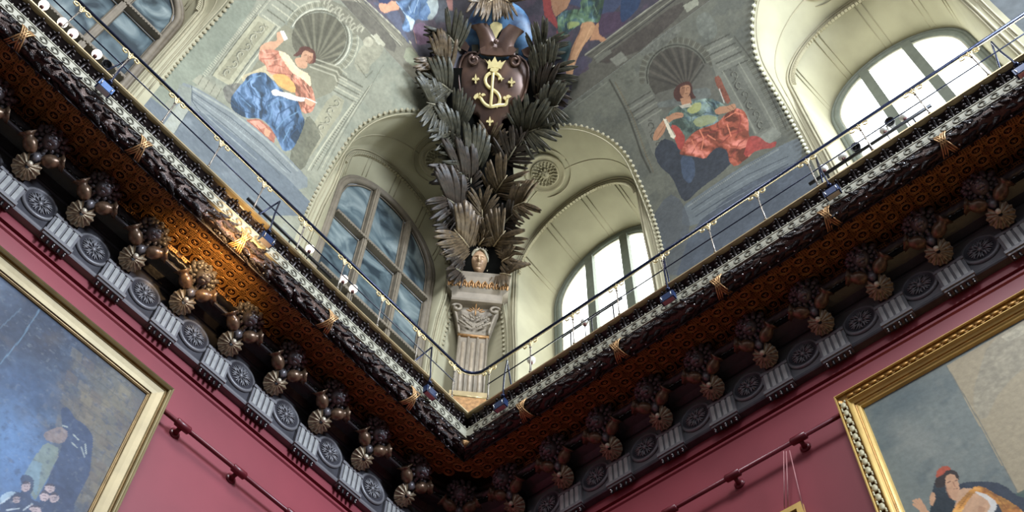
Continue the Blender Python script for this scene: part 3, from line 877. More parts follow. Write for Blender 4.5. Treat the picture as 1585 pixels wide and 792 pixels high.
for side in 'LR':
    wn = WIN[side]
    for k in range(2):
        c, cw_ = TUN[side][k], wn['cs'][k]
        dd = wn['dd']; dw = wn['d']; rw = wn['r']; zw = wn['zs']
        rings = []
        def ring(r, cc, zs, dfun):
            rings.append([W(side, s, dfun(s, z), z) for s, z in arcpath(cc, r, zs)])
        ring(RG, c, ZS, lambda s, z: min(g(z), max(s, .0)))
        ring(1.40, c, ZS, lambda s, z: min(max(g(z) * .93, min(dd, g(z))), s))
        ring(1.35, c, ZS, lambda s, z: min(dd + (g(z) - dd) * .55 if g(z) > dd else g(z), s))
        ring(1.29, c, ZS, lambda s, z: min(dd + (g(z) - dd) * .18 if g(z) > dd else g(z), s))
        ring(1.27, c, ZS, lambda s, z: min(dd + .02, g(z)))
        ring(1.20, c, ZS, lambda s, z: min(dd, g(z)))
        ring(1.185, c, ZS - .005, lambda s, z: min(dd, g(z)) - .02)
        ring(rw + .13, cw_, zw, lambda s, z: dw + .06)
        ring(rw + .12, cw_, zw, lambda s, z: dw + .02)
        V = [p for r_ in rings for p in r_]
        mb = MB(); mb.grid(V, len(rings), len(rings[0]))
        tn = mb.build('lunette_reveal', M_STONE, ceil_root)
        # mouldings
        mb = MB(); arc_tube(mb, side, c, 1.255, ZS, lambda s, z: min(dd + .03, g(z) + .01), .020); mb.build('arch_moulding', M_STONE2, tn)
        mb = MB(); arc_tube(mb, side, c, 1.215, ZS, lambda s, z: min(dd + .02, g(z) + .01), .012); mb.build('arch_moulding', M_STONE2, tn)
        mb = MB(); arc_tube(mb, side, c, 1.33, ZS, lambda s, z: dd + (g(z) - dd) * .42 if g(z) > dd else g(z), .012); mb.build('arch_moulding', M_STONE2, tn)
        # dentil course
        nd = 64
        for i in range(1, nd):
            a = PI * i / nd; s, z = c - 1.185 * math.cos(a), ZS + 1.185 * math.sin(a)
            if k == 1 and s > c + .4: continue
            R = Matrix.Rotation((-a if side == 'L' else -a), 4, 'Y') if False else Matrix.Rotation((a - PI / 2) * (1 if side == 'L' else 1), 4, 'Y')
            link('dentil', DENT, tn, wallM(side, s, min(dd, g(z)) - .005, z) @ R)
        # panel ribs on the reveal
        for an in ((157, 119, 81, 43, 14) if side == 'R' else (152, 118, 84, 50, 18)):
            for da in (-2.6, 2.6):
                a = math.radians(an + da)
                p0 = W(side, c + 1.165 * math.cos(a), dd - .03, ZS + 1.165 * math.sin(a)); 
                p1 = W(side, cw_ + (rw + .14) * math.cos(a), dw + .075, zw + (rw + .14) * math.sin(a))
                MB().tube([p0, p1], .010, 4).build('panel_rib', M_STONE2, tn)
        # egg course on the groin
        L_ = 0; P = arcpath(c, RG - .01, ZS, 13.0, 40, 90); prev = None; acc = 0
        for (s, z) in P:
            d_ = min(g(z), s) 
            if s <= g(z) + .02: prev = None; continue
            p = Vector(W(side, s, d_ + .012, z))
            if prev is not None:
                acc += (p - prev).length
                if acc > .098:
                    acc = 0; tdir = (p - prev).normalized(); zax = Vector((F[0], F[1], F[2])) * -1
                    y = tdir.cross(zax).normalized(); zz = tdir.cross(y).normalized() * -1
                    if not (k == 1 and s > c + .3): link('egg', EGG if side == 'R' and k == 1 else EGGL, ceil_root, Matrix.Translation(p) @ Matrix((y, tdir, zz)).transposed().to_4x4())
            prev = p
        mb = MB(); mb.tube([W(side, s, min(g(z), s) + .01, z) for s, z in arcpath(c, RG - .075, ZS, 12.8) if s > g(z)], .012, 5); mb.build('groin_bead', M_STONE2, ceil_root)

# pendentives and corner pieces
def edgeL(side, k, z):  # left (towards corner) edge of tunnel k at height z
    h = np.clip(np.array(z) - ZS, 0, RG); return TUN[side][k] - np.sqrt(RG * RG - h * h)
def edgeR(side, k, z):
    h = np.clip(np.array(z) - ZS, 0, RG); return TUN[side][k] + np.sqrt(RG * RG - h * h)
def vault_patch(side, s0, s1, zr, nu, nv):
    """rows in z (nv) and columns between s0(z), s1(z) (nu)"""
    z = np.linspace(zr[0], zr[1], nv); a = s0(z); b = s1(z)
    u = np.linspace(0, 1, nu)
    S = a[None, :] + (b - a)[None, :] * u[:, None]; Z = np.tile(z, (nu, 1))
    Dv = g(Z)
    P = np.stack([-S, -Dv, Z], -1) if side == 'L' else np.stack([-Dv, -S, Z], -1)
    return P.reshape(-1, 3), S.ravel(), arcw(Z).ravel()
def conv_v(side):
    def f(P):
        H = hit_vault(side, P); return np.stack([H[:, 0], arcw(H[:, 2])], 1)
    return f
ZT = ZS + RG
for side in 'LR':
    for nm, a, b in (('corner', lambda z: g(z), lambda z: np.maximum(edgeL(side, 0, z), g(z))), ('far', lambda z: edgeR(side, 1, z), lambda z: z * 0 + 11.5)):
        P, S, Y = vault_patch(side, a, b, (ZB, ZT - .0005), 12, 60)
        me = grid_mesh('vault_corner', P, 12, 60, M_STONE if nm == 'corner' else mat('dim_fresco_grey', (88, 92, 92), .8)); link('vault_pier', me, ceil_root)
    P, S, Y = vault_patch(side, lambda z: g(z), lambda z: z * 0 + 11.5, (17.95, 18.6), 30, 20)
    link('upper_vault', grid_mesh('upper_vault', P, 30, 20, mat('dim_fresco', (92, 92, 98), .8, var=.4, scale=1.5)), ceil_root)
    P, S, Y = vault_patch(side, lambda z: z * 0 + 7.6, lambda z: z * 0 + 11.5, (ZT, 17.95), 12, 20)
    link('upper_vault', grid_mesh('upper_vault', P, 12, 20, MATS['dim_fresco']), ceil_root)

def ledge_and_dado(A_, side): pass

# ---- left pendentive: seated woman in blue and rose before a niche
P, S, Y = vault_patch('L', lambda z: edgeR('L', 0, z), lambda z: edgeL('L', 1, z), (12.2, ZT - .0005), 330, 400)
art = Art(S, Y, conv_v('L'), (140, 140, 122), .0095)
art.mottle((120, 124, 110), 30, .5, .5, 2)
art.org(200, 0, 3)
LI, DK, MD = (178, 174, 150), (92, 90, 76), (128, 126, 106)
art.poly((122, 128, 112), [(480, 0), (640, -60), (330, 400), (230, 400), (140, 520), (60, 480), (300, 200)], .8)
art.dots(LI, 7, (612, 20), (345, 352), 40, 14, .8); art.line(DK, 4, [(640, 0), (370, 350)], .7); art.line(LI, 5, [(655, 0), (385, 350)], .7)
# left painted pilaster
art.poly((160, 156, 130), [(595, 70), (680, 115), (470, 400), (385, 350)]); art.line(DK, 5, [(595, 70), (385, 350)]); art.line(DK, 5, [(685, 120), (475, 400)]); art.line(LI, 8, [(695, 128), (488, 405)])
art.poly((138, 134, 110), [(600, 100), (650, 125), (465, 370), (410, 345)]); art.arabesque(DK, (625, 110), (440, 355), 40, 6, 8, .9); art.arabesque(LI, (629, 112), (444, 357), 36, 6, 4, .8)
for t in range(5):
    art.line(DK if t % 2 else LI, 9, [(620 + t * 22, 70 - t * 24), (700 + t * 22, 128 - t * 24)], .9)
art.poly((150, 148, 128), [(330, 345), (430, 420), (400, 450), (290, 375)], .9)
for t in range(4): art.line(DK, 4, [(345 + t * 28, 350 + t * 20), (320 + t * 28, 392 + t * 22)], .8)
# niche
art.poly((126, 123, 103), [(700, 130), (730, 110), (1000, 310), (960, 420), (840, 470), (520, 400)])
art.disc((94, 91, 76), (882, 178), 128, ry=122, n=.25)
for k in range(17):
    t = math.radians(-170 + k * 13.5); art.line((122, 118, 98) if k % 2 else (80, 77, 64), 15, [(870 + 20 * math.cos(t), 270 + 20 * math.sin(t)), (880 + 122 * math.cos(t), 182 + 118 * math.sin(t))], .75)
art.ring((88, 85, 70), 10, (884, 180), 131, -150, 60); art.ring((196, 192, 170), 7, (886, 182), 140, -155, 60); art.ring(MD, 26, (888, 182), 160, -155, 55)
for k in range(40):
    t = math.radians(-150 + k * 5.1); art.line(LI if k % 2 else DK, 6, [(888 + 150 * math.cos(t), 182 + 150 * math.sin(t)), (888 + 170 * math.cos(t), 182 + 170 * math.sin(t))], .65)
art.ring(LI, 5, (888, 182), 177, -150, 50)
for k in range(5): art.line((104, 101, 84) if k % 2 else LI, 8, [(840 + k * 6, 310 - k * 9), (955 + k * 5, 352 - k * 10), (965 + k * 5, 380 - k * 14), (1010, 400 - k * 14)], .8)
# garland and putto in grisaille top right
art.poly((112, 108, 92), [(900, -20), (1060, 60), (1180, 180), (1130, 230), (1010, 120), (880, 10)], .8); art.arabesque(LI, (900, 0), (1080, 150), 60, 7, 9, .55)
art.poly((150, 146, 124), [(1040, 290), (1080, 210), (1130, 180), (1190, 190), (1170, 260), (1120, 300), (1110, 350), (1060, 330)], .8, n=.3); art.disc((168, 163, 140), (1110, 195), 24, n=.3); art.poly((182, 178, 155), [(1120, 160), (1165, 150), (1200, 200), (1160, 210)])
art.line(DK, 8, [(1060, 300), (1100, 360), (1130, 330)], .6)
# right painted pilaster
art.poly((148, 144, 120), [(940, 430), (1015, 475), (850, 720), (800, 760), (830, 620)]); art.arabesque(DK, (970, 455), (840, 690), 46, 6, 8, .85); art.arabesque(LI, (974, 457), (844, 692), 40, 6, 4, .75)
for t in range(5): art.line(LI if t % 2 else DK, 10, [(950 + t * 8, 420 - t * 18), (1050 + t * 8, 475 - t * 18)], .85)
art.line(LI, 8, [(1040, 480), (830, 790)]); art.line(DK, 5, [(1052, 480), (845, 790)]); art.dots(LI, 6, (1085, 420), (860, 770), 34, 16, .6); art.line(DK, 6, [(1115, 400), (875, 790)], .8); art.line(LI, 5, [(1130, 385), (890, 790)], .7); art.line(DK, 4, [(1180, 300), (1100, 440), (905, 790)], .6)
art.poly((98, 97, 82), [(830, 530), (870, 580), (890, 640), (850, 700), (810, 790), (740, 790), (760, 640), (800, 600)], .9, n=.3)
art.poly((90, 86, 84), [(430, 400), (520, 380), (540, 440), (480, 490), (450, 470)], .7, n=.5)
# figure
art.org(340, 0, 3.3)
SK, SKD, RO, ROD, ROL = (196, 150, 118), (146, 94, 72), (186, 124, 100), (140, 76, 62), (210, 158, 132)
art.poly((186, 172, 138), [(110, 390), (180, 360), (300, 300), (360, 330), (350, 400), (200, 420), (120, 420)], .9, n=.2)
art.poly(SK, [(205, 290), (205, 235), (250, 212), (295, 210), (290, 165), (318, 158), (335, 200), (312, 225), (270, 262)]); art.poly((236, 230, 214), [(308, 158), (328, 158), (348, 198), (330, 208)], smooth=False)
art.poly(RO, [(198, 290), (205, 255), (270, 250), (345, 275), (385, 350), (450, 400), (480, 470), (492, 530), (470, 575), (425, 580), (400, 520), (385, 470), (330, 400), (250, 375), (235, 330), (205, 310)], fold=(40, .55, 6))
art.poly((222, 196, 160), [(290, 255), (345, 272), (400, 350), (460, 380), (470, 450), (420, 400), (365, 370)])
art.poly((206, 156, 92), [(262, 378), (340, 378), (390, 440), (385, 480), (300, 440)], n=.25)
art.lines(ROD, 7, [[(215, 300), (260, 300), (300, 270)], [(250, 340), (290, 330), (330, 345)], [(390, 400), (420, 440), (460, 460)], [(400, 450), (440, 500), (470, 500)], [(420, 540), (450, 560), (480, 540)], [(240, 360), (300, 375), (360, 380)]], .7)
art.lines(ROL, 6, [[(240, 275), (280, 270)], [(270, 310), (310, 300), (340, 320)], [(430, 430), (460, 480)], [(370, 400), (400, 430)], [(440, 520), (470, 530)]], .7)
art.poly(SK, [(378, 300), (425, 290), (452, 330), (440, 352), (400, 345)]); art.poly((88, 52, 46), [(372, 285), (400, 262), (412, 240), (450, 235), (485, 258), (494, 290), (488, 322), (455, 328), (450, 300), (420, 275), (395, 290)])
art.disc(SK, (447, 288), 30, ry=38, rot=20); art.disc(SKD, (463, 305), 16, .5, ry=22, rot=20); art.lines((96, 54, 44), 4, [[(432, 282), (446, 280)], [(458, 288), (468, 294)], [(440, 312), (452, 318)]], .9); art.line(SKD, 4, [(452, 282), (450, 300)], .8)
art.poly((84, 48, 40), [(405, 262), (425, 240), (462, 240), (488, 268), (470, 272), (440, 256), (415, 268)], .95)
art.poly((66, 92, 120), [(55, 500), (85, 460), (120, 420), (150, 380), (225, 365), (262, 400), (300, 442), (350, 490), (400, 512), (418, 580), (438, 620), (412, 690), (375, 762), (325, 775), (300, 720), (262, 650), (210, 602), (130, 604), (60, 560)], fold=(58, .8, 8))
art.lines((40, 66, 96), 8, [[(90, 470), (140, 520), (200, 560)], [(150, 420), (170, 480), (230, 520)], [(220, 590), (240, 520), (300, 490)], [(280, 640), (300, 580), (370, 540)], [(310, 700), (340, 640), (390, 600)], [(340, 750), (360, 690), (410, 640)], [(200, 400), (240, 450)], [(70, 540), (130, 570), (190, 590)]], .75)
art.lines((104, 136, 162), 7, [[(120, 440), (160, 400), (210, 385)], [(110, 500), (160, 545)], [(250, 540), (300, 510), (350, 510)], [(290, 660), (330, 610), (400, 570)], [(325, 720), (360, 650)], [(180, 450), (210, 500)], [(255, 610), (270, 560)]], .75)
art.poly((232, 222, 206), [(262, 462), (290, 455), (310, 470), (350, 472), (400, 495), (445, 500), (430, 520), (370, 512), (310, 488), (272, 488)]); art.line((150, 110, 140), 6, [(340, 485), (400, 505)], .5); art.poly(SK, [(430, 505), (465, 500), (490, 520), (470, 545), (440, 530)]); art.line((240, 236, 225), 5, [(440, 500), (495, 525)])
art.poly((158, 100, 82), [(128, 612), (200, 604), (250, 645), (285, 690), (278, 735), (235, 712), (190, 680), (150, 640)], n=.35); art.poly((218, 150, 128), [(150, 618), (200, 615), (240, 650), (200, 660)], .8); art.poly(SK, [(232, 650), (262, 670), (250, 700), (225, 690)], .9); art.lines((120, 52, 46), 6, [[(190, 640), (230, 690)], [(220, 700), (270, 720)], [(255, 650), (290, 700)]], .8)
# ledge and dado
art.org(200, 0, 3)
art.poly((122, 128, 128), [(240, 380), (300, 400), (420, 470), (560, 570), (700, 690), (860, 860), (700, 900), (400, 700), (200, 500)], 1)
art.poly((98, 106, 112), [(60, 420), (240, 560), (430, 700), (640, 860), (640, 1100), (0, 1000), (-200, 500)], 1); art.poly((98, 106, 112), [(290, 470), (700, 790), (900, 1000), (500, 1000), (150, 620)], 1)
art.line((150, 154, 146), 16, [(290, 408), (480, 520), (640, 650), (780, 790)]); art.line((78, 86, 92), 8, [(290, 425), (470, 545), (620, 670), (750, 800)]); art.line((150, 156, 152), 6, [(290, 440), (460, 565), (610, 690), (730, 800)]); art.line((86, 94, 98), 10, [(290, 458), (450, 585), (600, 715), (700, 810)]); art.line((134, 140, 138), 10, [(296, 480), (440, 610), (590, 740)]); art.line((74, 82, 88), 6, [(300, 500), (430, 630), (580, 760)])
art.line((72, 80, 86), 7, [(290, 400), (292, 470), (330, 520)])
art.dots((96, 100, 98), 4, (400, 505), (740, 770), 40, 10, .5)
art.poly((150, 152, 140), [(240, 470), (285, 500), (210, 620), (150, 590)], 1, smooth=False); art.poly((128, 132, 122), [(230, 390), (290, 410), (285, 500), (240, 470)], 1, smooth=False); art.line((80, 86, 90), 4, [(285, 500), (210, 620)])
for q in ([(330, 640), (380, 590)], [(470, 740), (520, 700)]): art.line((80, 88, 96), 4, q, .8)
art.mottle((150, 156, 156), 16, .25, .58, 7, np.where(S * 0 + Y < arcw(13.25))[0])
art.finish((120, 118, 100), .12)
me = grid_mesh('mural', P, 330, 400, M_PAINT); art.apply(me); o = link('pendentive_mural', me)
tag(o, 'mural of a seated woman in rose and blue robes holding a scroll', 'mural')

# ---- right pendentive: seated woman in green and red, darker
P, S, Y = vault_patch('R', lambda z: edgeR('R', 0, z), lambda z: edgeL('R', 1, z), (12.2, ZT - .0005), 330, 400)
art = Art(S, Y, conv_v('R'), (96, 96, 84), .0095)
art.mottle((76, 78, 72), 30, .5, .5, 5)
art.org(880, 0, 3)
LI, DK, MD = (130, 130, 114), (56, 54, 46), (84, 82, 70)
art.poly((78, 76, 66), [(20, 340), (150, 260), (330, 200), (600, 0), (100, 0), (-60, 300)], .7)
art.ring(MD, 34, (505, 350), 165, 170, 340); art.ring(DK, 9, (505, 350), 142, 165, 345)
for k in range(38):
    t = math.radians(172 + k * 4.7); art.line(LI if k % 2 else DK, 6, [(505 + 152 * math.cos(t), 350 + 152 * math.sin(t)), (505 + 176 * math.cos(t), 350 + 176 * math.sin(t))], .5)
art.disc((66, 62, 54), (505, 352), 136, n=.25); art.poly((92, 90, 80), [(385, 440), (520, 400), (640, 270), (690, 380), (700, 480), (560, 560), (400, 500)], .9, n=.15)
for k in range(15):
    t = math.radians(178 + k * 11.5); art.line((86, 80, 70) if k % 2 else (52, 48, 42), 15, [(545 + 20 * math.cos(t), 400 + 20 * math.sin(t)), (505 + 130 * math.cos(t), 352 + 130 * math.sin(t))], .75)
# garlands, putti, entablature fragments
art.poly((98, 98, 88), [(320, 240), (400, 170), (510, 110), (530, 140), (440, 220), (340, 265)], .9, n=.5); art.poly((90, 90, 80), [(0, 460), (60, 410), (160, 360), (170, 390), (80, 470), (0, 520)], .9, n=.5)
art.poly((120, 120, 106), [(195, 265), (245, 240), (270, 285), (225, 315)], smooth=False); art.poly((94, 94, 82), [(200, 320), (290, 290), (320, 350), (280, 400), (220, 360)], .9, n=.4)
art.poly((138, 138, 122), [(530, 20), (590, -10), (610, 25), (560, 60)], smooth=False); art.poly((102, 104, 94), [(590, 80), (640, 50), (690, 110), (690, 170), (640, 190), (600, 150)], .9, n=.4)
art.line(LI, 6, [(20, 500), (180, 380)], .5); art.line(DK, 12, [(190, 370), (270, 520), (340, 720), (380, 800)], .9); art.line((100, 88, 66), 5, [(215, 380), (295, 530), (360, 720), (395, 800)], .9); art.dots((110, 104, 86), 5, (230, 400), (390, 780), 34, 14, .7)
# left pilaster
art.poly((104, 103, 92), [(270, 480), (390, 410), (420, 520), (460, 700), (400, 740), (350, 600)], .9); art.arabesque(DK, (370, 560), (440, 740), 40, 4, 7, .7)
for t in range(6): art.line(LI if t % 2 else DK, 9, [(275 + t * 10, 490 + t * 17), (380 + t * 10, 425 + t * 17)], .8)
# right pilaster
art.poly((110, 110, 98), [(640, 210), (740, 150), (1010, 620), (900, 690), (830, 560), (700, 400)], .9)
for t in range(7): art.line(LI if t % 2 else DK, 10, [(630 + t * 14, 215 + t * 20), (745 + t * 14, 160 + t * 20)], .8)
art.poly((94, 94, 84), [(722, 330), (775, 300), (940, 590), (880, 620)], .9); art.arabesque(DK, (750, 325), (905, 600), 48, 6, 8, .85); art.arabesque(LI, (754, 323), (909, 598), 42, 6, 4, .7)
art.line(LI, 6, [(715, 330), (870, 620)]); art.line(LI, 6, [(790, 290), (965, 600)]); art.dots(LI, 5, (830, 270), (1000, 590), 40, 14, .5); art.line(DK, 6, [(770, 170), (860, 290), (1010, 600)], .7); art.line(LI, 5, [(845, 240), (1030, 600)], .6)
art.poly((124, 125, 112), [(880, 640), (950, 590), (990, 620), (910, 690)], smooth=False)
# figure
art.org(980, 80, 3.3)
SK, SKD = (164, 120, 90), (108, 68, 50)
art.poly((100, 106, 102), [(120, 260), (210, 240), (310, 190), (390, 180), (400, 230), (330, 260), (130, 290)], .5, n=.3)
art.poly((46, 50, 58), [(105, 510), (150, 440), (215, 460), (250, 530), (350, 540), (400, 500), (450, 475), (500, 500), (510, 560), (450, 620), (340, 700), (270, 770), (240, 740), (200, 640), (130, 580)], n=.3)
art.poly((62, 74, 92), [(240, 530), (310, 540), (320, 620), (290, 680), (250, 640)], .8, n=.3)
art.poly((92, 108, 96), [(180, 310), (240, 270), (300, 250), (390, 235), (450, 260), (480, 285), (430, 330), (440, 370), (330, 400), (290, 430), (220, 440), (190, 380), (170, 340)], fold=(100, .7, 6), col2=(66, 84, 88))
art.poly((156, 158, 96), [(270, 300), (310, 262), (350, 258), (345, 300), (300, 320)], .85); art.poly((138, 142, 98), [(300, 350), (370, 320), (430, 330), (420, 360), (330, 390)], .8); art.lines((58, 70, 66), 6, [[(250, 300), (300, 330), (290, 400)], [(330, 330), (370, 310), (420, 320)], [(370, 250), (400, 280), (440, 290)]], .7)
art.poly((150, 76, 56), [(238, 510), (265, 460), (300, 420), (340, 395), (430, 365), (480, 312), (520, 286), (568, 300), (590, 350), (590, 430), (625, 500), (590, 540), (520, 590), (490, 560), (480, 500), (430, 485), (390, 520), (370, 548), (300, 532), (240, 526)], fold=(115, .7, 8))
art.poly((150, 62, 54), [(190, 370), (230, 380), (270, 440), (250, 500), (232, 500), (210, 440)], n=.2)
art.poly((150, 58, 52), [(590, 430), (640, 430), (690, 470), (735, 455), (725, 490), (640, 500), (560, 545)], .9, n=.3)
art.lines((118, 44, 42), 8, [[(270, 480), (310, 450), (380, 420), (450, 390)], [(300, 520), (330, 470), (380, 440)], [(450, 470), (500, 420), (560, 400)], [(500, 540), (540, 470), (580, 440)], [(540, 300), (550, 350), (530, 420)]], .7)
art.lines((218, 130, 98), 8, [[(340, 400), (360, 440), (350, 500)], [(380, 425), (420, 450)], [(470, 340), (520, 310), (560, 320)], [(480, 370), (500, 430)], [(300, 450), (320, 500)]], .7)
art.poly(SK, [(98, 450), (112, 400), (160, 340), (215, 308), (258, 312), (255, 335), (205, 345), (172, 375), (155, 420), (120, 455)]); art.poly(SK, [(412, 300), (440, 280), (480, 278), (520, 262), (528, 290), (480, 312), (425, 322)]); art.lines(SKD, 4, [[(480, 285), (500, 300)], [(500, 275), (515, 290)], [(215, 320), (250, 325)], [(120, 440), (165, 370)]], .8)
art.poly((206, 196, 170), [(152, 342), (172, 345), (218, 430), (208, 446), (192, 436)], smooth=False); art.line((88, 60, 50), 4, [(172, 350), (212, 425)])
art.poly((70, 40, 34), [(205, 200), (230, 165), (280, 148), (300, 165), (305, 215), (325, 235), (290, 245), (230, 258), (208, 235)]); art.poly(SK, [(240, 240), (290, 225), (300, 262), (250, 275)]); art.disc(SK, (266, 198), 27, ry=36, rot=8); art.disc(SKD, (252, 200), 11, .55, ry=26, rot=8)
art.lines((76, 40, 30), 4, [[(252, 186), (264, 183)], [(276, 182), (286, 183)], [(266, 214), (280, 212)]], .9); art.line(SKD, 4, [(272, 186), (274, 202)], .8); art.poly((70, 40, 34), [(232, 175), (255, 158), (290, 158), (300, 178), (270, 168), (245, 180)], .95)
art.poly((212, 200, 176), [(235, 275), (290, 262), (300, 280), (250, 290)], .6)
art.poly((122, 66, 48), [(415, 130), (440, 120), (470, 190), (500, 250), (480, 270), (450, 220), (420, 160)], .9, n=.5); art.line((210, 205, 190), 7, [(440, 190), (465, 260)], .6)
# ledge and dado
art.poly((98, 104, 106), [(250, 790), (330, 735), (500, 620), (640, 540), (800, 455), (860, 440), (860, 560), (600, 700), (400, 860), (250, 900)], 1)
art.poly((70, 76, 84), [(300, 900), (500, 730), (700, 620), (900, 540), (1000, 900), (700, 1100), (200, 1200)], 1)
art.poly((76, 80, 84), [(180, 720), (250, 760), (300, 900), (200, 1200), (60, 900)], .8)
art.line((124, 128, 124), 14, [(280, 790), (400, 705), (560, 600), (740, 500)]); art.line((62, 68, 74), 8, [(300, 805), (420, 725), (580, 630), (790, 535)]); art.line((116, 122, 122), 7, [(310, 820), (430, 742), (590, 648), (790, 552)]); art.line((60, 66, 74), 10, [(320, 840), (440, 762), (600, 670), (790, 575)]); art.line((104, 110, 114), 8, [(330, 860), (460, 780), (610, 695), (780, 610)])
art.dots((62, 64, 62), 4, (300, 770), (700, 515), 44, 8, .6); art.line((56, 60, 66), 5, [(560, 720), (780, 600)], .8)
art.mottle((92, 100, 110), 16, .3, .56, 3, np.where(Y < arcw(13.4))[0])
art.finish((80, 80, 72), .16)
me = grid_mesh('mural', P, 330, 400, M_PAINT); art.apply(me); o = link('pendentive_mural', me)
tag(o, 'dim mural of a seated woman in green and red holding a book', 'mural')

# ---- upper vault paintings beside the globe
def upper(side):
    P, S, Y = vault_patch(side, lambda z: g(z), lambda z: z * 0 + 7.6, (ZT, 17.95), 420, 150)
    return P, S, Y
P, S, Y = upper('L')
art = Art(S, Y, conv_v('L'), (78, 76, 84), .0095)
art.mottle((112, 96, 104), 14, .5, .5, 1); art.org(560, 0, 6.6)
art.poly((126, 122, 104), [(-600, -600), (0, -10), (500, 440), (640, 660), (640, 1400), (-2600, 1400), (-2600, -1600)], 1, smooth=False)
art.line((176, 172, 146), 16, [(-560, -560), (0, -30), (505, 440)]); art.line((92, 90, 76), 10, [(-540, -560), (0, 0), (490, 452)]); art.line((168, 164, 138), 12, [(-600, -560), (-40, 0), (420, 455)]); art.line((86, 84, 72), 12, [(-620, -560), (-60, 0), (390, 470)])
art.line((186, 182, 158), 10, [(-640, -560), (40, 110), (405, 465)]); art.poly((92, 88, 76), [(0, 20), (90, 100), (360, 440), (330, 560), (0, 260), (-300, 0)], .8, n=.3)
art.poly((150, 152, 124), [(450, 490), (500, 480), (640, 660), (580, 720), (420, 600)], .9, n=.2); art.poly((182, 178, 152), [(110, 370), (150, 340), (245, 460), (190, 490)], .9); art.poly((166, 162, 138), [(0, 400), (60, 430), (90, 560), (60, 700), (-40, 640)], .8, n=.5); art.arabesque((190, 184, 156), (230, 650), (460, 800), 90, 4, 16, .7)
art.poly((86, 90, 106), [(80, 0), (380, 100), (420, 260), (500, 470), (400, 340), (240, 140)], 1, n=.3)
art.poly((214, 156, 122), [(170, 30), (330, 0), (400, 90), (300, 110), (230, 140), (180, 90)], n=.1); art.poly((50, 60, 92), [(140, -60), (330, -10), (260, 40), (180, 30)])
art.poly((82, 108, 136), [(330, 0), (780, -30), (780, 120), (720, 200), (640, 210), (560, 190), (530, 260), (510, 290), (480, 330), (420, 310), (410, 260), (450, 190), (400, 90)], fold=(80, .6, 9))
art.poly((172, 180, 172), [(650, 0), (790, -20), (780, 120), (710, 210), (660, 190), (710, 120)], .9, n=.2); art.poly((196, 204, 200), [(500, 180), (545, 210), (520, 290), (495, 320), (490, 240), (440, 150), (470, 160)], .9)
art.lines((56, 84, 128), 12, [[(400, 40), (470, 140), (540, 200)], [(560, 60), (550, 150)], [(600, 20), (590, 160), (640, 200)]], .7); art.lines((176, 198, 214), 9, [[(350, 10), (440, 140), (530, 210)], [(580, 0), (530, 130)], [(480, 60), (500, 130)]], .7)
art.poly((112, 86, 104), [(540, 240), (640, 230), (740, 330), (720, 430), (570, 470), (560, 380), (520, 300)], .9, n=.3); art.line((180, 130, 110), 10, [(530, 310), (560, 440)], .8); art.line((160, 130, 140), 8, [(640, 250), (720, 340)], .6)
art.poly((84, 88, 92), [(770, -40), (930, -40), (930, 250), (820, 220), (740, 240), (790, 130)], .9, n=.2); art.poly((196, 140, 128), [(860, 0), (930, -20), (930, 110), (890, 100)], .8)
art.finish((110, 106, 104), .15)
me = grid_mesh('mural', P, 420, 150, M_PAINT); art.apply(me); o = link('vault_mural', me)
tag(o, 'vault painting left of the blue globe with floating blue and white drapery', 'mural')

P, S, Y = upper('R')
art = Art(S, Y, conv_v('R'), (60, 57, 64), .0095)
art.mottle((84, 68, 78), 14, .6, .5, 9); art.org(820, 0, 5.657)
art.poly((84, 82, 70), [(380, 700), (520, 600), (480, 480), (860, 210), (1140, 0), (1800, -500), (3000, -600), (3000, 1400), (200, 1400)], 1, smooth=False, n=.2)
art.line((140, 138, 120), 14, [(485, 480), (860, 205), (1140, 5), (1700, -400)]); art.line((58, 56, 48), 10, [(500, 490), (880, 225), (1180, 0), (1740, -400)]); art.line((132, 130, 112), 10, [(560, 500), (900, 255), (1240, 0), (1800, -400)]); art.line((50, 48, 42), 14, [(570, 520), (920, 270), (1270, 0)])
art.poly((64, 58, 50), [(580, 540), (930, 290), (1330, 0), (1360, 100), (980, 440), (860, 480), (700, 560)], .85, n=.25); art.poly((110, 110, 96), [(560, 500), (700, 430), (720, 460), (590, 560)], .6)
art.poly((116, 116, 102), [(700, 520), (800, 450), (860, 520), (760, 580)], .9, smooth=False); art.poly((104, 104, 92), [(950, 470), (1100, 330), (1300, 200), (1330, 240), (1180, 400), (1000, 490)], .9, n=.5); art.poly((144, 144, 124), [(1340, 50), (1470, -20), (1480, 40), (1380, 110)], .9, smooth=False)
art.poly((66, 62, 76), [(380, 700), (520, 560), (560, 520), (480, 480), (330, 560)], .8)
art.poly((56, 66, 88), [(240, 0), (500, -60), (1000, -200), (700, 150), (620, 120)], .9); art.poly((66, 50, 66), [(560, 180), (640, 110), (840, 100), (860, 200), (640, 330), (600, 300)], .9, n=.3)
art.poly((34, 54, 80), [(800, 0), (830, -100), (1000, -120), (960, 60), (890, 140), (800, 210), (790, 90)], .95, n=.25)
art.poly((138, 62, 58), [(108, -40), (185, -40), (190, 80), (240, 190), (245, 260), (200, 210), (130, 150), (120, 60)], n=.25); art.poly((128, 58, 52), [(235, 260), (270, 320), (265, 370), (230, 340)], .8)
art.poly((158, 118, 88), [(178, -40), (370, -40), (330, 70), (250, 130), (225, 150), (195, 80)], n=.12); art.lines((140, 90, 62), 8, [[(220, 20), (250, 60), (240, 130)], [(300, 0), (290, 60)]], .6)
art.poly((86, 112, 84), [(240, 150), (290, 100), (380, 80), (450, 90), (440, 20), (480, -60), (660, -60), (640, 80), (610, 200), (540, 190), (450, 210), (400, 240), (350, 280), (280, 350), (250, 280)], fold=(70, .7, 8), col2=(58, 84, 88))
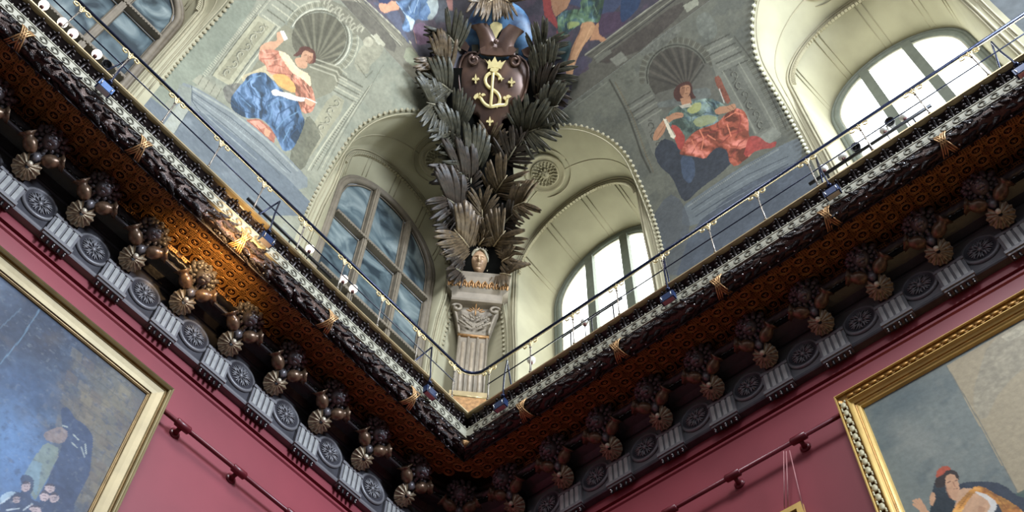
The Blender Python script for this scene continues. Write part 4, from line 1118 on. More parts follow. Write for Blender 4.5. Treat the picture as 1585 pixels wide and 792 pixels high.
art.poly((150, 160, 96), [(330, 190), (430, 190), (440, 215), (380, 240), (330, 260)], .8); art.lines((48, 66, 58), 9, [[(270, 140), (340, 160), (340, 260)], [(470, 20), (500, 120), (600, 160)], [(300, 110), (400, 120), (460, 160)]], .7); art.lines((128, 150, 120), 8, [[(500, -20), (510, 100)], [(290, 130), (300, 240)], [(560, 40), (590, 120)]], .6)
art.poly((50, 74, 72), [(260, 370), (370, 350), (350, 480), (310, 560), (260, 480)], .9, n=.3)
art.poly((178, 136, 98), [(450, 205), (500, 190), (550, 190), (580, 235), (545, 310), (470, 400), (415, 510), (385, 600), (370, 680), (340, 690), (315, 640), (318, 575), (345, 540), (360, 440), (400, 350), (440, 280)], n=.08); art.line((128, 88, 62), 26, [(455, 250), (395, 380), (345, 520), (330, 640)], .55); art.line((206, 164, 122), 16, [(540, 230), (480, 360), (410, 470), (370, 590)], .5)
art.poly((168, 124, 90), [(580, 210), (608, 190), (600, 290), (640, 325), (675, 345), (640, 372), (590, 345), (520, 355), (545, 310)], n=.1)
art.finish((70, 66, 68), .2)
me = grid_mesh('mural', P, 420, 150, M_PAINT); art.apply(me); o = link('vault_mural', me)
tag(o, 'dark vault painting right of the blue globe with a bare-legged figure in green', 'mural')

# ------------------------------------------------------------------ arched windows
M_PANEL = mat('lit_white_pane', (250, 252, 250), .4, var=.03, scale=2, emit=((244, 250, 246), PANE_LIGHT))
def glass_mat():
    mt = bpy.data.materials.new('dark_blue_glass'); mt.use_nodes = True; nt = mt.node_tree; b = nt.nodes['Principled BSDF']
    tc = nt.nodes.new('ShaderNodeTexCoord'); nz = nt.nodes.new('ShaderNodeTexNoise'); nz.inputs['Scale'].default_value = 1.6; nz.inputs['Detail'].default_value = 8; nz.inputs['Distortion'].default_value = 1.4
    nt.links.new(tc.outputs['Object'], nz.inputs['Vector']); cr = nt.nodes.new('ShaderNodeValToRGB'); e = cr.color_ramp.elements
    e[0].position = .38; e[0].color = list(lin((42, 52, 58))) + [1]; e[1].position = .7; e[1].color = list(lin((136, 146, 144))) + [1]
    x = cr.color_ramp.elements.new(.52); x.color = list(lin((84, 98, 102))) + [1]
    nt.links.new(nz.outputs['Fac'], cr.inputs['Fac']); nt.links.new(cr.outputs['Color'], b.inputs['Base Color'])
    b.inputs['Roughness'].default_value = .3; return mt
M_DGLASS = glass_mat()
def arch_poly(s0, s1, c, r, zs, z0, n=14):
    """outline of the part of the arched opening between s0 and s1 from z0 up"""
    P = [(s0, z0)]
    for i in range(n + 1):
        s = s0 + (s1 - s0) * i / n; h = max(r * r - (s - c) ** 2, 0) ** .5
        P.append((s, max(zs + h, z0)))
    P.append((s1, z0)); return P
wn_no = 0
for side in 'LR':
    w_ = WIN[side]
    for k, c in enumerate(w_['cs']):
        wn_no += 1
        root = struct(empty('window_%d' % wn_no, None, None)); r, zs, d = w_['r'], w_['zs'], w_['d']
        fm_ = M_FRAMEW if side == 'L' else M_GREYFR
        mb = MB(); arc_tube(mb, side, c, r + .045, zs, d + .02, .055, ZB, 8); arc_tube(mb, side, c, r + .10, zs, d + .04, .035, ZB, 8); mb.build('frame', fm_, root)
        if side == 'R': mb = MB(); arc_tube(mb, side, c, r - .01, zs, d + .02, .018, ZB, 6); mb.build('inner_bead', M_IVORY, root)
        ms = [c - .385, c + .385] if side == 'L' else [c - .345, c + .375]
        hw = .045 if side == 'L' else .075
        zt = 14.22
        for s in ms:
            top = zs + (r * r - (s - c) ** 2) ** .5
            b = MB(); b.box(W(side, s, d + .03, (ZB + top) / 2), (hw if side == 'L' else .05, .05 if side == 'L' else hw, (top - ZB) / 2)); m_ = b.build('mullion', fm_, root, False)
            if side == 'L': MB().box(W(side, s, d + .075, (ZB + top) / 2), (.018, .02, (top - ZB) / 2 - .02)).build('mullion_ridge', M_FRAMEW, m_, False)
        edges = [c - r] + ms + [c + r]
        zcut = [ZB, zt, 30] if side == 'L' else [ZB, 30]
        if side == 'L':
            for zc in (zt, 12.7):
                b = MB(); b.box(W(side, c, d + .05, zc), (r, .05, .035)); tr = b.build('transom', fm_, root, False)
                bd_ = MB(); 
                for q in range(44): bd_.ell(W(side, c - r + .02 + q * 2 * r / 44, d + .105, zc - .02), (.014, .012, .02), 5, 4)
                bd_.build('bead_course', M_FRAMEW, tr)
        for i in range(3):
            a0, a1 = edges[i] + (.0 if i == 0 else hw), edges[i + 1] - (.0 if i == 2 else hw)
            for zz in range(len(zcut) - 1):
                if zz < len(zcut) - 2: P = [(a0, zcut[zz]), (a0, zcut[zz + 1] - .03), (a1, zcut[zz + 1] - .03), (a1, zcut[zz])]
                else: P = arch_poly(a0, a1, c, r, zs, zcut[zz] + (.03 if zz else 0))
                n = len(P); V = [W(side, s, d - .02, z) for s, z in P] + [W(side, s, d - .04, z) for s, z in P]
                b = MB(); b.add(V, [tuple(range(n)), tuple(range(n, 2 * n))[::-1]] + [(q, (q + 1) % n, n + (q + 1) % n, n + q) for q in range(n)])
                b.build('pane', M_DGLASS if side == 'L' else M_PANEL, root, False)
                if side == 'L':   # thin sash moulding inside each light
                    Q = [Vector(W(side, s, d - .005, z)) for s, z in P]; cen = sum(Q, Vector()) / n
                    Q = [q + (cen - q).normalized() * .035 for q in Q]; MB().tube(Q + [Q[0]], .016, 4, False).build('sash', M_FRAMEW, root)
        if side == 'R':   # greenish lower rails of the side lights
            for zc in (13.35,): 
                for i in range(3):
                    MB().box(W(side, (edges[i] + edges[i + 1]) / 2, d - .01, zc), (.02, (edges[i + 1] - edges[i]) / 2, .03)).build('glazing_bar', M_IVORY, root, False)

# ------------------------------------------------------------------ stone medallions inside the lunettes
def make_medallion():
    t = empty('medallion', '', 'medallion', 'carved stone medallions above the arched windows', Matrix.Identity(4))
    MB().lathe([(.345, 0), (.345, .02), (.325, .035), (.30, .02), (.28, .012), (.001, .01)], None, 40).build('rim', M_STONE2, t)
    MB().lathe([(.245, .008), (.24, .03), (.22, .036), (.205, .015)], None, 32).build('inner_ring', M_STONE2, t)
    MB().tube([(.435 * math.cos(2 * PI * q / 40), .435 * math.sin(2 * PI * q / 40), .0) for q in range(41)], .012, 5).build('outer_moulding', M_STONE2, t)
    r = random.Random(9); lm = MB().ell((0, .03, .012), (.016, .034, .014), 6, 4).mesh('leaf', M_STONE2)
    for ring, (rad, n) in enumerate(((.20, 20), (.15, 16), (.10, 11))):
        for k in range(n): link('leaf', lm, t, Matrix.Rotation(2 * PI * (k + .5 * (ring % 2)) / n, 4, 'Z') @ Matrix.Translation((0, rad - .03, .01)) @ Matrix.Rotation(r.uniform(.2, .7), 4, 'X'))
    b = MB(); b.ell((0, 0, .02), (.075, .09, .06), 12, 8); b.ell((0, -.02, .075), (.02, .035, .02), 6, 4)
    for sx in (-1, 1): b.ell((sx * .03, .02, .065), (.016, .012, .012), 6, 4); b.ell((sx * .05, .065, .04), (.03, .03, .03), 6, 4)
    b.ell((0, -.055, .06), (.03, .012, .012), 6, 4); b.build('carved_face', M_STONE2, t)
    return t
md = make_medallion(); first = True
for side in 'LR':
    for k in range(2):
        c = TUN[side][k]; ph = math.radians(86); dd = WIN[side]['dd']
        s, z = c - 1.345 * math.cos(ph), ZS + 1.335 * math.sin(ph)
        zv = Vector((0, 0, -1)); dm = dd + .56
        xax = Vector(W(side, 1, 0, 0)); out = Vector(W(side, 0, 1, 0))
        tang = (out * (g(ZT) - dd) + Vector((0, 0, .14))).normalized()
        nrm = xax.cross(tang).normalized()
        if nrm.z > 0: nrm = -nrm
        yy = tang; xx = yy.cross(nrm).normalized()
        M = Matrix.Translation(Vector(W(side, s, dm + .10, z + .01)) + nrm * .035) @ Matrix((xx, yy, nrm)).transposed().to_4x4()
        lab = {('L', 0): 'round carved stone medallion over the dark arched window, partly behind the palm', ('L', 1): 'round carved stone medallion over the dark window at the upper left', ('R', 0): 'round carved stone medallion over the nearer bright arched window', ('R', 1): 'round stone medallion over the farther bright window, cut by the top of the picture'}[(side, k)]
        if first: md.matrix_basis = M; md['label'] = lab; first = False
        else: dup(md, M, lab)

# ------------------------------------------------------------------ corner pilaster
DG = Vector((-1, -1, 0)).normalized()
def hit_dp(pts, a):
    r = rays(np.array(pts)); k = -(A[0] + A[1]) / 2 - a; rr = (r[:, 0] + r[:, 1]) / 2
    t = k / rr; return A[None] + r * t[:, None]
def zc(y, a, x=738): return float(hit_dp([(x, y)], a)[0][2])
PA = .46
pil = empty('corner_pilaster', 'fluted corner pilaster with a scrolled capital standing behind the railing', 'pilaster', None, wallM('C', 0, 0, 0))
def cb(x, y, z, hx, hy, hz): return ((x, y, z), (hx, hy, hz))
a2 = PA * math.sqrt(2)        # distance of the pilaster's front from the corner along the diagonal
z0, z1, z2, z3, z4, z5 = zc(612, PA), zc(520, PA), zc(484, PA), zc(470, PA), zc(449, PA), zc(432, PA)
xo = 0.0
q = hit_dp([(728, 560), (705, 560), (753, 560), (738, 470), (688, 462), (785, 466)], PA)
inv = wallM('C', 0, 0, 0).inverted()
lx = [(inv @ Vector(p)).x for p in q]
xc = (lx[1] + lx[2]) / 2; hw = abs(lx[1] - lx[2]) / 2; hcap = abs(lx[4] - lx[5]) / 2
MB().box((xc, a2 - .22, (z0 + z1) / 2), (hw, .20, (z1 - z0) / 2)).build('shaft', M_PIL, pil, False)
rb = MB().tube([(0, 0, -(z1 - z0) / 2), (0, 0, (z1 - z0) / 2 - .03)], .02, 6).mesh('fillet', M_PIL)
for k in range(4): link('fillet', rb, pil, Matrix.Translation((xc + (k - 1.5) * hw * .62, a2 - .015, (z0 + z1) / 2)))
cbm = MB().tube([(0, 0, -(z1 - z0) / 2), (0, 0, (z1 - z0) / 2 - .12)], .034, 8).mesh('reed', mat('pale_reed', (172, 156, 134), .45, var=.3, scale=6))
for k in range(3): link('reed', cbm, pil, Matrix.Translation((xc + (k - 1) * hw * .62, a2 - .035, (z0 + z1) / 2 - .04)))
MB().box((xc, a2 - .18, z0 - .06), (hw * 1.18, .24, .06)).build('base_moulding', M_GILTEDGE, pil, False)
MB().box((xc, a2 - .18, z0 - .36), (hw * 1.25, .26, .24)).build('base_block', M_PILG, pil, False)
MB().box((xc, a2 - .18, (z0 - .60 + ZB) / 2), (hw * 1.4, .26, (z0 - .60 - ZB) / 2)).build('pedestal', M_PIL, pil, False)
b = MB(); b.tube([(xc - hw * 1.05, a2 - .01, z1), (xc + hw * 1.05, a2 - .01, z1)], .03, 8); b.build('astragal', M_PILG, pil)
# capital: bell widening upward, two corner volutes and leaf ornament
prof = [(hw, 0), (hw * 1.02, .15), (hw * 1.12, .45), (hw * 1.35, .75), (hw * 1.62, 1.0)]
V = []; H = z2 - z1
for w_, t in prof:
    z = z1 + t * H; y = a2 + (w_ - hw) * .55
    V += [(xc - w_, a2 - .42, z), (xc - w_, y, z), (xc - w_ * .5, y + .01, z), (xc, y + .015, z), (xc + w_ * .5, y + .01, z), (xc + w_, y, z), (xc + w_, a2 - .42, z)]
MB().grid(V, len(prof), 7).build('capital_bell', M_PIL, pil)
for sx in (-1, 1):
    b = MB(); P = [(xc + sx * hw * (1.0 + .55 * (t ** 1.5)), a2 + .02 + .12 * t, z1 + .02 + t * H * .86) for t in [i / 8 for i in range(9)]]
    P += [(xc + sx * (hw * 1.28 + .085 * math.cos(.4 + t * 5.4) * (1 - .65 * t)), a2 + .15, z1 + H * .80 + .10 * math.sin(.4 + t * 5.4) * (1 - .6 * t)) for t in [i / 12 for i in range(13)]]
    b.tube(P, [.022] * 9 + [.026] * 9 + [.024, .028, .034, .036], 6); b.build('volute', M_PIL, pil)
    b = MB()
    for k in range(8): b.ell((xc + sx * (.04 + .026 * k), a2 + .09 + .004 * k, z1 + .06 + .02 * ((k * 5) % 4) + H * .12), (.022, .02, .04), 6, 4, Matrix.Rotation(sx * (.2 + .12 * k), 3, 'Y'))
    for k in range(6): b.ell((xc + sx * (.03 + .035 * k), a2 + .10, z1 + H * (.55 + .05 * math.sin(k * 2))), (.018, .018, .034), 6, 4, Matrix.Rotation(sx * .6, 3, 'Y'))
    b.build('acanthus_leaf', M_PIL, pil)
b = MB(); b.tube([(xc, a2 + .14, z1 + H * .55), (xc, a2 + .17, z2)], .012, 5)
for k in range(7):
    a = (k - 3) * .38; b.ell((xc + .11 * math.sin(a), a2 + .15, z1 + H * .62 + .13 * math.cos(a)), (.014, .014, .05), 5, 4, Matrix.Rotation(a, 3, 'Y'))
b.build('palmette', M_PILG, pil)
hc = hcap
MB().box((xc, a2 - .12, z2 + .02), (hw * 1.75, .34, .03)).build('abacus', M_PIL, pil, False)
# entablature block: ornamented frieze slanting out to a cornice
V = []; fr = [(hw * 1.72, .0, z2 + .05), (hw * 1.78, .03, z3 - .05), (hc * .98, .09, z3 + .02), (hc * 1.0, .10, z4 - .07), (hc * 1.04, .14, z4 - .02), (hc * 1.04, .14, z4)]
for w_, dy, z in fr: V += [(xc - w_, a2 - .5, z), (xc - w_, a2 + .20 + dy, z), (xc + w_, a2 + .20 + dy, z), (xc + w_, a2 - .5, z)]
V += [(xc - hc, a2 - .5, z4 + .001), (xc - hc, a2, z4 + .001), (xc + hc, a2, z4 + .001), (xc + hc, a2 - .5, z4 + .001)]
MB().grid(V, len(fr) + 1, 4).build('entablature_block', M_PIL, pil, False)
om = MB().tube([(-.02, 0, -.05), (-.025, .012, .0), (0, .02, .045), (.025, .012, .0), (.02, 0, -.05)], .012, 5); om.ell((0, .01, -.01), (.010, .012, .03), 5, 4); om.xf(Matrix.Scale(1.5, 4)); om = om.mesh('egg_ornament', M_PILG)
for k in range(9): link('egg_ornament', om, pil, Matrix.Translation((xc + (k - 4) * hc * .215, a2 + .29, zc(465, PA))))
MB().box((xc - .02, a2 - .05, (z4 + z5) / 2), (hc * .70, .24, (z5 - z4) / 2)).build('upper_step', M_PIL, pil, False)
zz6 = zc(418, PA)
b = MB(); b.prism([(-hc * .58, 0), (hc * .58, 0), (hc * .58, .14), (hc * .2, .2), (0, .24), (-hc * .2, .2), (-hc * .58, .14)], Matrix.Translation((xc - .02, a2 - .1, z5)) @ Matrix.Rotation(PI / 2, 4, 'X'), -.28, .15)
b.build('crowning_slab', M_PIL, pil, False)

# ------------------------------------------------------------------ diagonal surface in front of the groin where the palm climbs
def hit_diag(pts, off):
    r = rays(pts); lo = np.full(len(r), 8.0); hi = np.full(len(r), 60.0); off = np.asarray(off, float)
    for _ in range(40):
        t = (lo + hi) / 2; P = A[None] + r * t[:, None]
        out = (np.minimum(-P[:, 0], -P[:, 1]) - off) > g(P[:, 2])
        lo = np.where(out, t, lo); hi = np.where(out, hi, t)
    return A[None] + r * ((lo + hi) / 2)[:, None]
def D1(x, y, off): return Vector(hit_diag([(x, y)], off)[0])
def vnorm(p):        # outward normal of the diagonal surface at p
    z = p.z; e = .05; slope = (g(z + e) - g(z - e)) / (2 * e) * math.sqrt(2)
    t = Vector((DG.x * slope, DG.y * slope, 1)).normalized()
    n = Vector((DG.x, DG.y, -slope)).normalized(); return n, t

# carved head on the slab
hp = D1(741, 408, .22); n_, t_ = Vector((DG.x, DG.y, -.55)).normalized(), Vector((DG.x * .55, DG.y * .55, 1)).normalized()
HX = Vector((1, -1, 0)).normalized()
HM = Matrix.Translation(hp) @ Matrix((HX, n_ * 1, t_)).transposed().to_4x4()   # x right, y out, z up
hd = empty('carved_head', 'carved bronzed female head with long hair at the foot of the palm', 'carved head', None, HM)
nu, nv = 64, 56; V = []
def bump_(x, z, cx, cz, w, h, a): return a * math.exp(-((x - cx) / w) ** 2 - ((z - cz) / h) ** 2)
for j in range(nv + 1):
    la = -PI / 2 + PI * j / nv
    for i in range(nu):
        lo_ = 2 * PI * i / nu
        x, y, z = .145 * math.cos(la) * math.cos(lo_), .17 * math.cos(la) * math.sin(lo_), .235 * math.sin(la)
        if z < 0: x *= 1 + .9 * z * .9; 
        if y > 0:
            k = y / .17
            y += k * (bump_(x, z, 0, -.01, .020, .055, .055) + bump_(x, z, 0, -.035, .026, .02, .02) - bump_(x, z, .055, .035, .032, .024, .045) - bump_(x, z, -.055, .035, .032, .024, .045) + bump_(x, z, 0, -.092, .036, .010, .022) + bump_(x, z, 0, -.118, .03, .010, .020) - bump_(x, z, 0, -.140, .04, .010, .012) + bump_(x, z, 0, -.17, .04, .03, .02) + bump_(x, z, .05, .068, .04, .012, .012) + bump_(x, z, -.05, .068, .04, .012, .012) + bump_(x, z, .07, -.04, .04, .04, .008) + bump_(x, z, -.07, -.04, .04, .04, .008))
        V.append((x, y, z))
b = MB(); f = [(j * nu + i, j * nu + (i + 1) % nu, (j + 1) * nu + (i + 1) % nu, (j + 1) * nu + i) for j in range(nv) for i in range(nu)]
b.add(V, f); fo = b.build('face', M_FACE, hd)
for sx in (-1, 1):
    MB().ell((sx * .05, .125, .032), (.022, .014, .011), 8, 5).build('eye', M_FACE, hd)
hb = MB(); r = random.Random(2)
for sx in (-1, 1):
    for k in range(7):
        x0 = .02 + .018 * k
        P = [(sx * x0 * .5, .14 - .012 * k, .20 - .004 * k), (sx * (.06 + x0 * .7), .13 - .014 * k, .17 - .01 * k), (sx * (.14 + .006 * k), .07 - .01 * k, .06), (sx * (.16 + .008 * k), .05 - .012 * k, -.06), (sx * (.15 + .014 * k), .06 - .01 * k, -.16), (sx * (.17 + .016 * k), .05, -.24)]
        hb.tube(P, [.012, .024, .026, .024, .02, .008], 6)
hb.ell((0, -.03, .08), (.17, .15, .20), 12, 8); hb.build('hair', M_PALM, hd)
vb = MB()
for k in range(9):
    a = (k - 4) * .3; vb.ell((.15 * math.sin(a), .10 * math.cos(a), .20 + .03 * math.cos(a)), (.02, .02, .03), 6, 4, Matrix.Rotation(a, 3, 'Y'))
vb.build('diadem', M_PIL, hd)
for sx in (-1, 1):
    P = [];
    for k in range(14):
        t = k / 13; a = -1.0 + t * 5.4; rr = .055 * (1 - .65 * t); P.append((sx * (.20 + rr * math.cos(a)), .05, -.17 + rr * math.sin(a)))
    MB().tube(P, .016, 5).build('side_scroll', M_PALM, hd)

# ------------------------------------------------------------------ palm climbing the corner
palm = empty('palm_trophy', 'tall column of carved palm fronds climbing the vault corner from the head to the shield', 'palm ornament', None, Matrix.Identity(4))
# dark core behind the fronds
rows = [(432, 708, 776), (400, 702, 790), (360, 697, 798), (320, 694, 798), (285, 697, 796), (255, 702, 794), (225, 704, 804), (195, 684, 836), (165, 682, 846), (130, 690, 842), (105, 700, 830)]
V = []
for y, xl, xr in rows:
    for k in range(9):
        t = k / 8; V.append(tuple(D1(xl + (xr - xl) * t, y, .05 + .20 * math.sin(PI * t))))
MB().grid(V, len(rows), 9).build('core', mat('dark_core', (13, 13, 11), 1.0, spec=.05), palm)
def leaflet():
    b = MB(); n = 7; V = []
    for i in range(n):
        t = i / (n - 1); w_ = .078 * (math.sin(PI * (t * .74 + .10)) ** .8) * (1 if t < .95 else .55); zz = .13 * math.sin(PI * t * .85) - .10 * max(0, t - .75)
        for u in (-1, -.55, 0, .55, 1): V.append((u * w_, t, zz + (.06 * (1 - abs(u)) if u else -.0) + .035 * (abs(u) == .55)))
    b.grid(V, n, 5)
    V2 = [(x * .96, y, z - .05) for x, y, z in V]; b.grid(V2, n, 5)
    # close the rim
    return b
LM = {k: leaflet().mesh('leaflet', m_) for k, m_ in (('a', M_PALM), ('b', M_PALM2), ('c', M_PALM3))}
FR = [  # base x, y, tip x, y, spread (deg), material, count, lift
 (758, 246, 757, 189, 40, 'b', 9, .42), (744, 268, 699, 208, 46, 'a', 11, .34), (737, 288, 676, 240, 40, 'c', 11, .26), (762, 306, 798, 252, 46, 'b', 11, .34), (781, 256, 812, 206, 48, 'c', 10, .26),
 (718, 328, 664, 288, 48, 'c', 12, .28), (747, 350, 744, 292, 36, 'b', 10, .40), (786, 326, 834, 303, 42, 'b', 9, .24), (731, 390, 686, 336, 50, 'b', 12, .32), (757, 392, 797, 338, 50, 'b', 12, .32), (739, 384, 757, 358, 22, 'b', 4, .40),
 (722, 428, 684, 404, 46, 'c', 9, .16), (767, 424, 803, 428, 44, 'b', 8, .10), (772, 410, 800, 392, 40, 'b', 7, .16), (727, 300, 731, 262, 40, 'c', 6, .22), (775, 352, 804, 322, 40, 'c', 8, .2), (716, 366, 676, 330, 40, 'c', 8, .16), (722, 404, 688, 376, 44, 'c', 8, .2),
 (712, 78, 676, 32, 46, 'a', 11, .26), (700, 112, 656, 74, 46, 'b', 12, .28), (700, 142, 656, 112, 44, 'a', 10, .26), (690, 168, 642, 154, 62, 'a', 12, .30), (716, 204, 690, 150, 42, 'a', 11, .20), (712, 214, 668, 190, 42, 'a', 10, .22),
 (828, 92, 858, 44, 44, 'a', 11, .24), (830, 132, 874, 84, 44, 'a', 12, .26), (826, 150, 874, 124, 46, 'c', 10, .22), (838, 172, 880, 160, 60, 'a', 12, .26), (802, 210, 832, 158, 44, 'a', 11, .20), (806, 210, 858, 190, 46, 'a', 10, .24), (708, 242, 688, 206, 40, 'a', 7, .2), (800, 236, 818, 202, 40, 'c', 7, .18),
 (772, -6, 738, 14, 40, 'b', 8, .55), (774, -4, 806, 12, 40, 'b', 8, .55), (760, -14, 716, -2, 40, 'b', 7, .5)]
nleaf = 0; fi = 0
palm2 = empty('palm_spray', 'dark carved palm fronds fanning out around the bronze shield and over the globe', 'palm ornament', None, Matrix.Identity(4))
for (bx, by_, tx, ty, spr, mk, cnt, lift) in FR:
    B = D1(bx, by_, lift * .45); T = D1(tx, ty, lift + .06)
    n, t = vnorm(B); L = (T - B).length; ax = (T - B).normalized(); n = (n - ax * n.dot(ax)).normalized(); sd = ax.cross(n).normalized()
    fi += 1; cnt = int(cnt * 1.3 + .5)
    fr = empty('frond', None, None, M=Matrix.Translation(B)); fr.parent = palm2 if 18 <= fi - 1 <= 29 or fi - 1 >= 32 else palm
    bm_ = MB(); bm_.tube([Vector((0, 0, 0)), ax * L * .4 + n * .03, ax * L * .66 + n * .02], [.022, .016, .008], 5); bm_.build('spine', MATS['bronzed_palm'] if mk == 'b' else M_PALM, fr)
    rr_ = random.Random(int(bx * 7 + by_))
    for k in range(cnt):
        if cnt % 2 and k == cnt - 1: sg, u = 0, 1.0
        else: sg = -1 if k % 2 else 1; u = (k // 2) / max(1, (cnt // 2))
        pos = ax * (L * (.06 + .50 * u))
        ang = math.radians(spr * (1.38 - .85 * u) * (1 if sg else 0) + rr_.uniform(-4, 4)) * (sg if sg else 1)
        ln = L * (.60 + .12 * math.sin(PI * u) - .02 * u) * rr_.uniform(.93, 1.07)
        if fr.parent == palm2: ln *= 1.14
        if sg == 0: ln = L * .5; 
        dirv = (ax * math.cos(ang) + sd * math.sin(ang)).normalized(); nn = (n + sd * (-.35 * sg) + ax * rr_.uniform(-.12, .05)).normalized()
        nn = (nn - dirv * nn.dot(dirv)).normalized(); xx = dirv.cross(nn).normalized()
        R = Matrix((xx, dirv, nn)).transposed().to_4x4()
        wsc = ln * (1.05 if ln < .35 else .9)
        M = Matrix.Translation(pos) @ R @ Matrix.Rotation(rr_.uniform(-.05, .16), 4, 'X') @ Matrix.Diagonal((wsc, ln, ln * .9, 1))
        link('leaflet', LM[mk], fr, M); nleaf += 1
print('leaflets', nleaf)

# ------------------------------------------------------------------ blue globe, cartouche with monogram
gp = D1(767, 62, .14); n_, t_ = vnorm(gp); GRm = (D1(830, 62, .3) - D1(704, 62, .3)).length / 2 * 1.02
gM = Matrix.Translation(gp) @ Matrix((HX, n_.cross(HX) * -1 if False else t_, n_)).transposed().to_4x4()
b = MB(); b.lathe([(GRm * math.cos(PI / 2 * k / 12), GRm * .30 * math.sin(PI / 2 * k / 12)) for k in range(12)] + [(.001, GRm * .30)], None, 36); gl = b.build('celestial_globe', M_BLUEG); gl.matrix_basis = gM
tag(gl, 'mottled blue globe at the top of the palm above the coat of arms', 'globe')

SP = D1(764, 135, .46); SN, ST = vnorm(D1(764, 110, .1))
SNv = (SN * 1.0 + Vector((DG.x, DG.y, 0)) * .12).normalized(); SX = (HX - SNv * HX.dot(SNv)).normalized(); SY = SNv.cross(SX); 
if SY.dot(ST) < 0: SY = -SY
SMx = Matrix((SX, SY, SX.cross(SY))).transposed()
if (SMx @ Vector((0, 0, 1))).dot(SNv) < 0: SMx = Matrix((SX, SY, -(SX.cross(SY)))).transposed()
SH = empty('heraldic_cartouche', 'brown bronze shield with a gilded crowned S and L monogram and lilies', 'coat of arms', None, Matrix.Translation(SP) @ SMx.to_4x4())
Sinv = (Matrix.Translation(SP) @ SMx.to_4x4()).inverted()
def SL(P, ox=680, oy=60, k=5.28, h=0.0):
    r = rays([(ox + a / k, oy + b_ / k) for a, b_ in P]); N = np.array(SNv); t = ((np.array(SP) - A) @ N) / (r @ N)
    return [((lambda v: (v.x, v.y))(Sinv @ Vector(A + r[i] * t[i]))) for i in range(len(P))]
def dome(x, y):
    cx_, cy_, rx_, ry_ = SHC; q = ((x - cx_) / rx_) ** 2 + ((y - cy_) / ry_) ** 2; return .15 * max(0, 1 - q) ** .7
OUT = [(345, 165), (325, 135), (290, 118), (240, 118), (200, 140), (175, 190), (160, 250), (158, 330), (168, 420), (192, 500), (212, 580), (232, 628), (268, 612), (306, 622), (326, 660), (318, 715), (345, 780), (420, 800), (490, 780), (508, 720), (512, 668), (545, 650), (580, 656), (612, 600), (652, 540), (692, 470), (716, 400), (730, 320), (726, 240), (702, 185), (655, 152), (600, 145), (568, 172), (500, 185), (440, 178)]
O = SL(OUT); xs_ = [p[0] for p in O]; ys_ = [p[1] for p in O]; ccx, ccy = SL([(440, 380)])[0]
SHC = (ccx, ccy, (max(xs_) - min(xs_)) / 2 * 1.05, (max(ys_) - min(ys_)) / 2 * 1.1)
NR_ = 12; V = []
for k in range(NR_ + 1):
    f_ = 1 - k / NR_ * .98
    for x, y in O:
        X_, Y_ = ccx + (x - ccx) * f_, ccy + (y - ccy) * f_; V.append((X_, Y_, dome(X_, Y_) * (1 if k else .3)))
n = len(O); mb = MB()
V0 = [(x, y, -.10) for x, y in O]
mb.add(V0 + V, [(k * n + i, k * n + (i + 1) % n, (k + 1) * n + (i + 1) % n, (k + 1) * n + i) for k in range(NR_ + 1) for i in range(n)]); mb.build('shield_body', M_SHIELD, SH)
mb = MB(); mb.tube([(x, y, dome(x, y) * .5 + .03) for x, y in O[1:12]], .022, 6); mb.build('rim', M_SHIELD, SH); mb = MB(); mb.tube([(x, y, dome(x, y) * .5 + .03) for x, y in O[22:33]], .022, 6); mb.build('rim', M_SHIELD, SH)
for (cx_, cy_), sg in (((283, 190), -1), ((615, 200), 1)):
    P = []
    for k in range(22):
        t = k / 21; a = (-1.4 + t * 7.2); r_ = 46 * (1 - .72 * t); P.append((cx_ + sg * r_ * math.cos(a), cy_ + r_ * math.sin(a)))
    Q = SL(P); MB().tube([(x, y, .10 + .08 * k / 21) for k, (x, y) in enumerate(Q)], [.03] * 12 + [.028] * 10, 6).build('scroll', M_SHIELD, SH)
U = 1 / 5.28 * (D1(800, 135, .46) - D1(740, 135, .46)).length / 60     # metres per zoomed pixel
def ribbon(P, wd, nm, m_=M_MONO, lift=.02, k=5.28, ox=680, oy=60, rr=None):
    Q = SL(P, ox, oy, k); b = MB(); n = len(Q)
    V = []
    for i, (x, y) in enumerate(Q):
        x0, y0 = Q[max(0, i - 1)]; x1, y1 = Q[min(n - 1, i + 1)]; dx, dy = x1 - x0, y1 - y0; l = math.hypot(dx, dy) or 1; nx, ny = -dy / l, dx / l
        w_ = (wd if not rr else rr[i]) * U / 2; z = dome(x, y) + lift
        V += [(x - nx * w_, y - ny * w_, z - .02), (x - nx * w_, y - ny * w_, z + .008), (x, y, z + .016), (x + nx * w_, y + ny * w_, z + .008), (x + nx * w_, y + ny * w_, z - .02)]
    b.grid(V, n, 5); return b.build(nm, m_, SH)
def smoothP(P, it=2):
    for _ in range(it):
        q = [P[0]]
        for a, b_ in zip(P[:-1], P[1:]): q += [(a[0] * .75 + b_[0] * .25, a[1] * .75 + b_[1] * .25), (a[0] * .25 + b_[0] * .75, a[1] * .25 + b_[1] * .75)]
        P = q + [P[-1]]
    return P
ribbon(smoothP([(505, 352), (488, 318), (460, 298), (420, 296), (388, 315), (372, 350), (380, 390), (408, 418), (440, 436), (475, 460), (496, 500), (490, 545), (460, 572)]), 26, 'letter_S')
ribbon(smoothP([(440, 292), (432, 380), (426, 480), (418, 565)]), 24, 'letter_L', lift=.035)
ribbon(smoothP([(300, 488), (335, 492), (352, 530), (385, 562), (425, 572), (480, 556), (545, 556), (548, 520), (556, 490)]), 26, 'letter_L_foot', lift=.03)
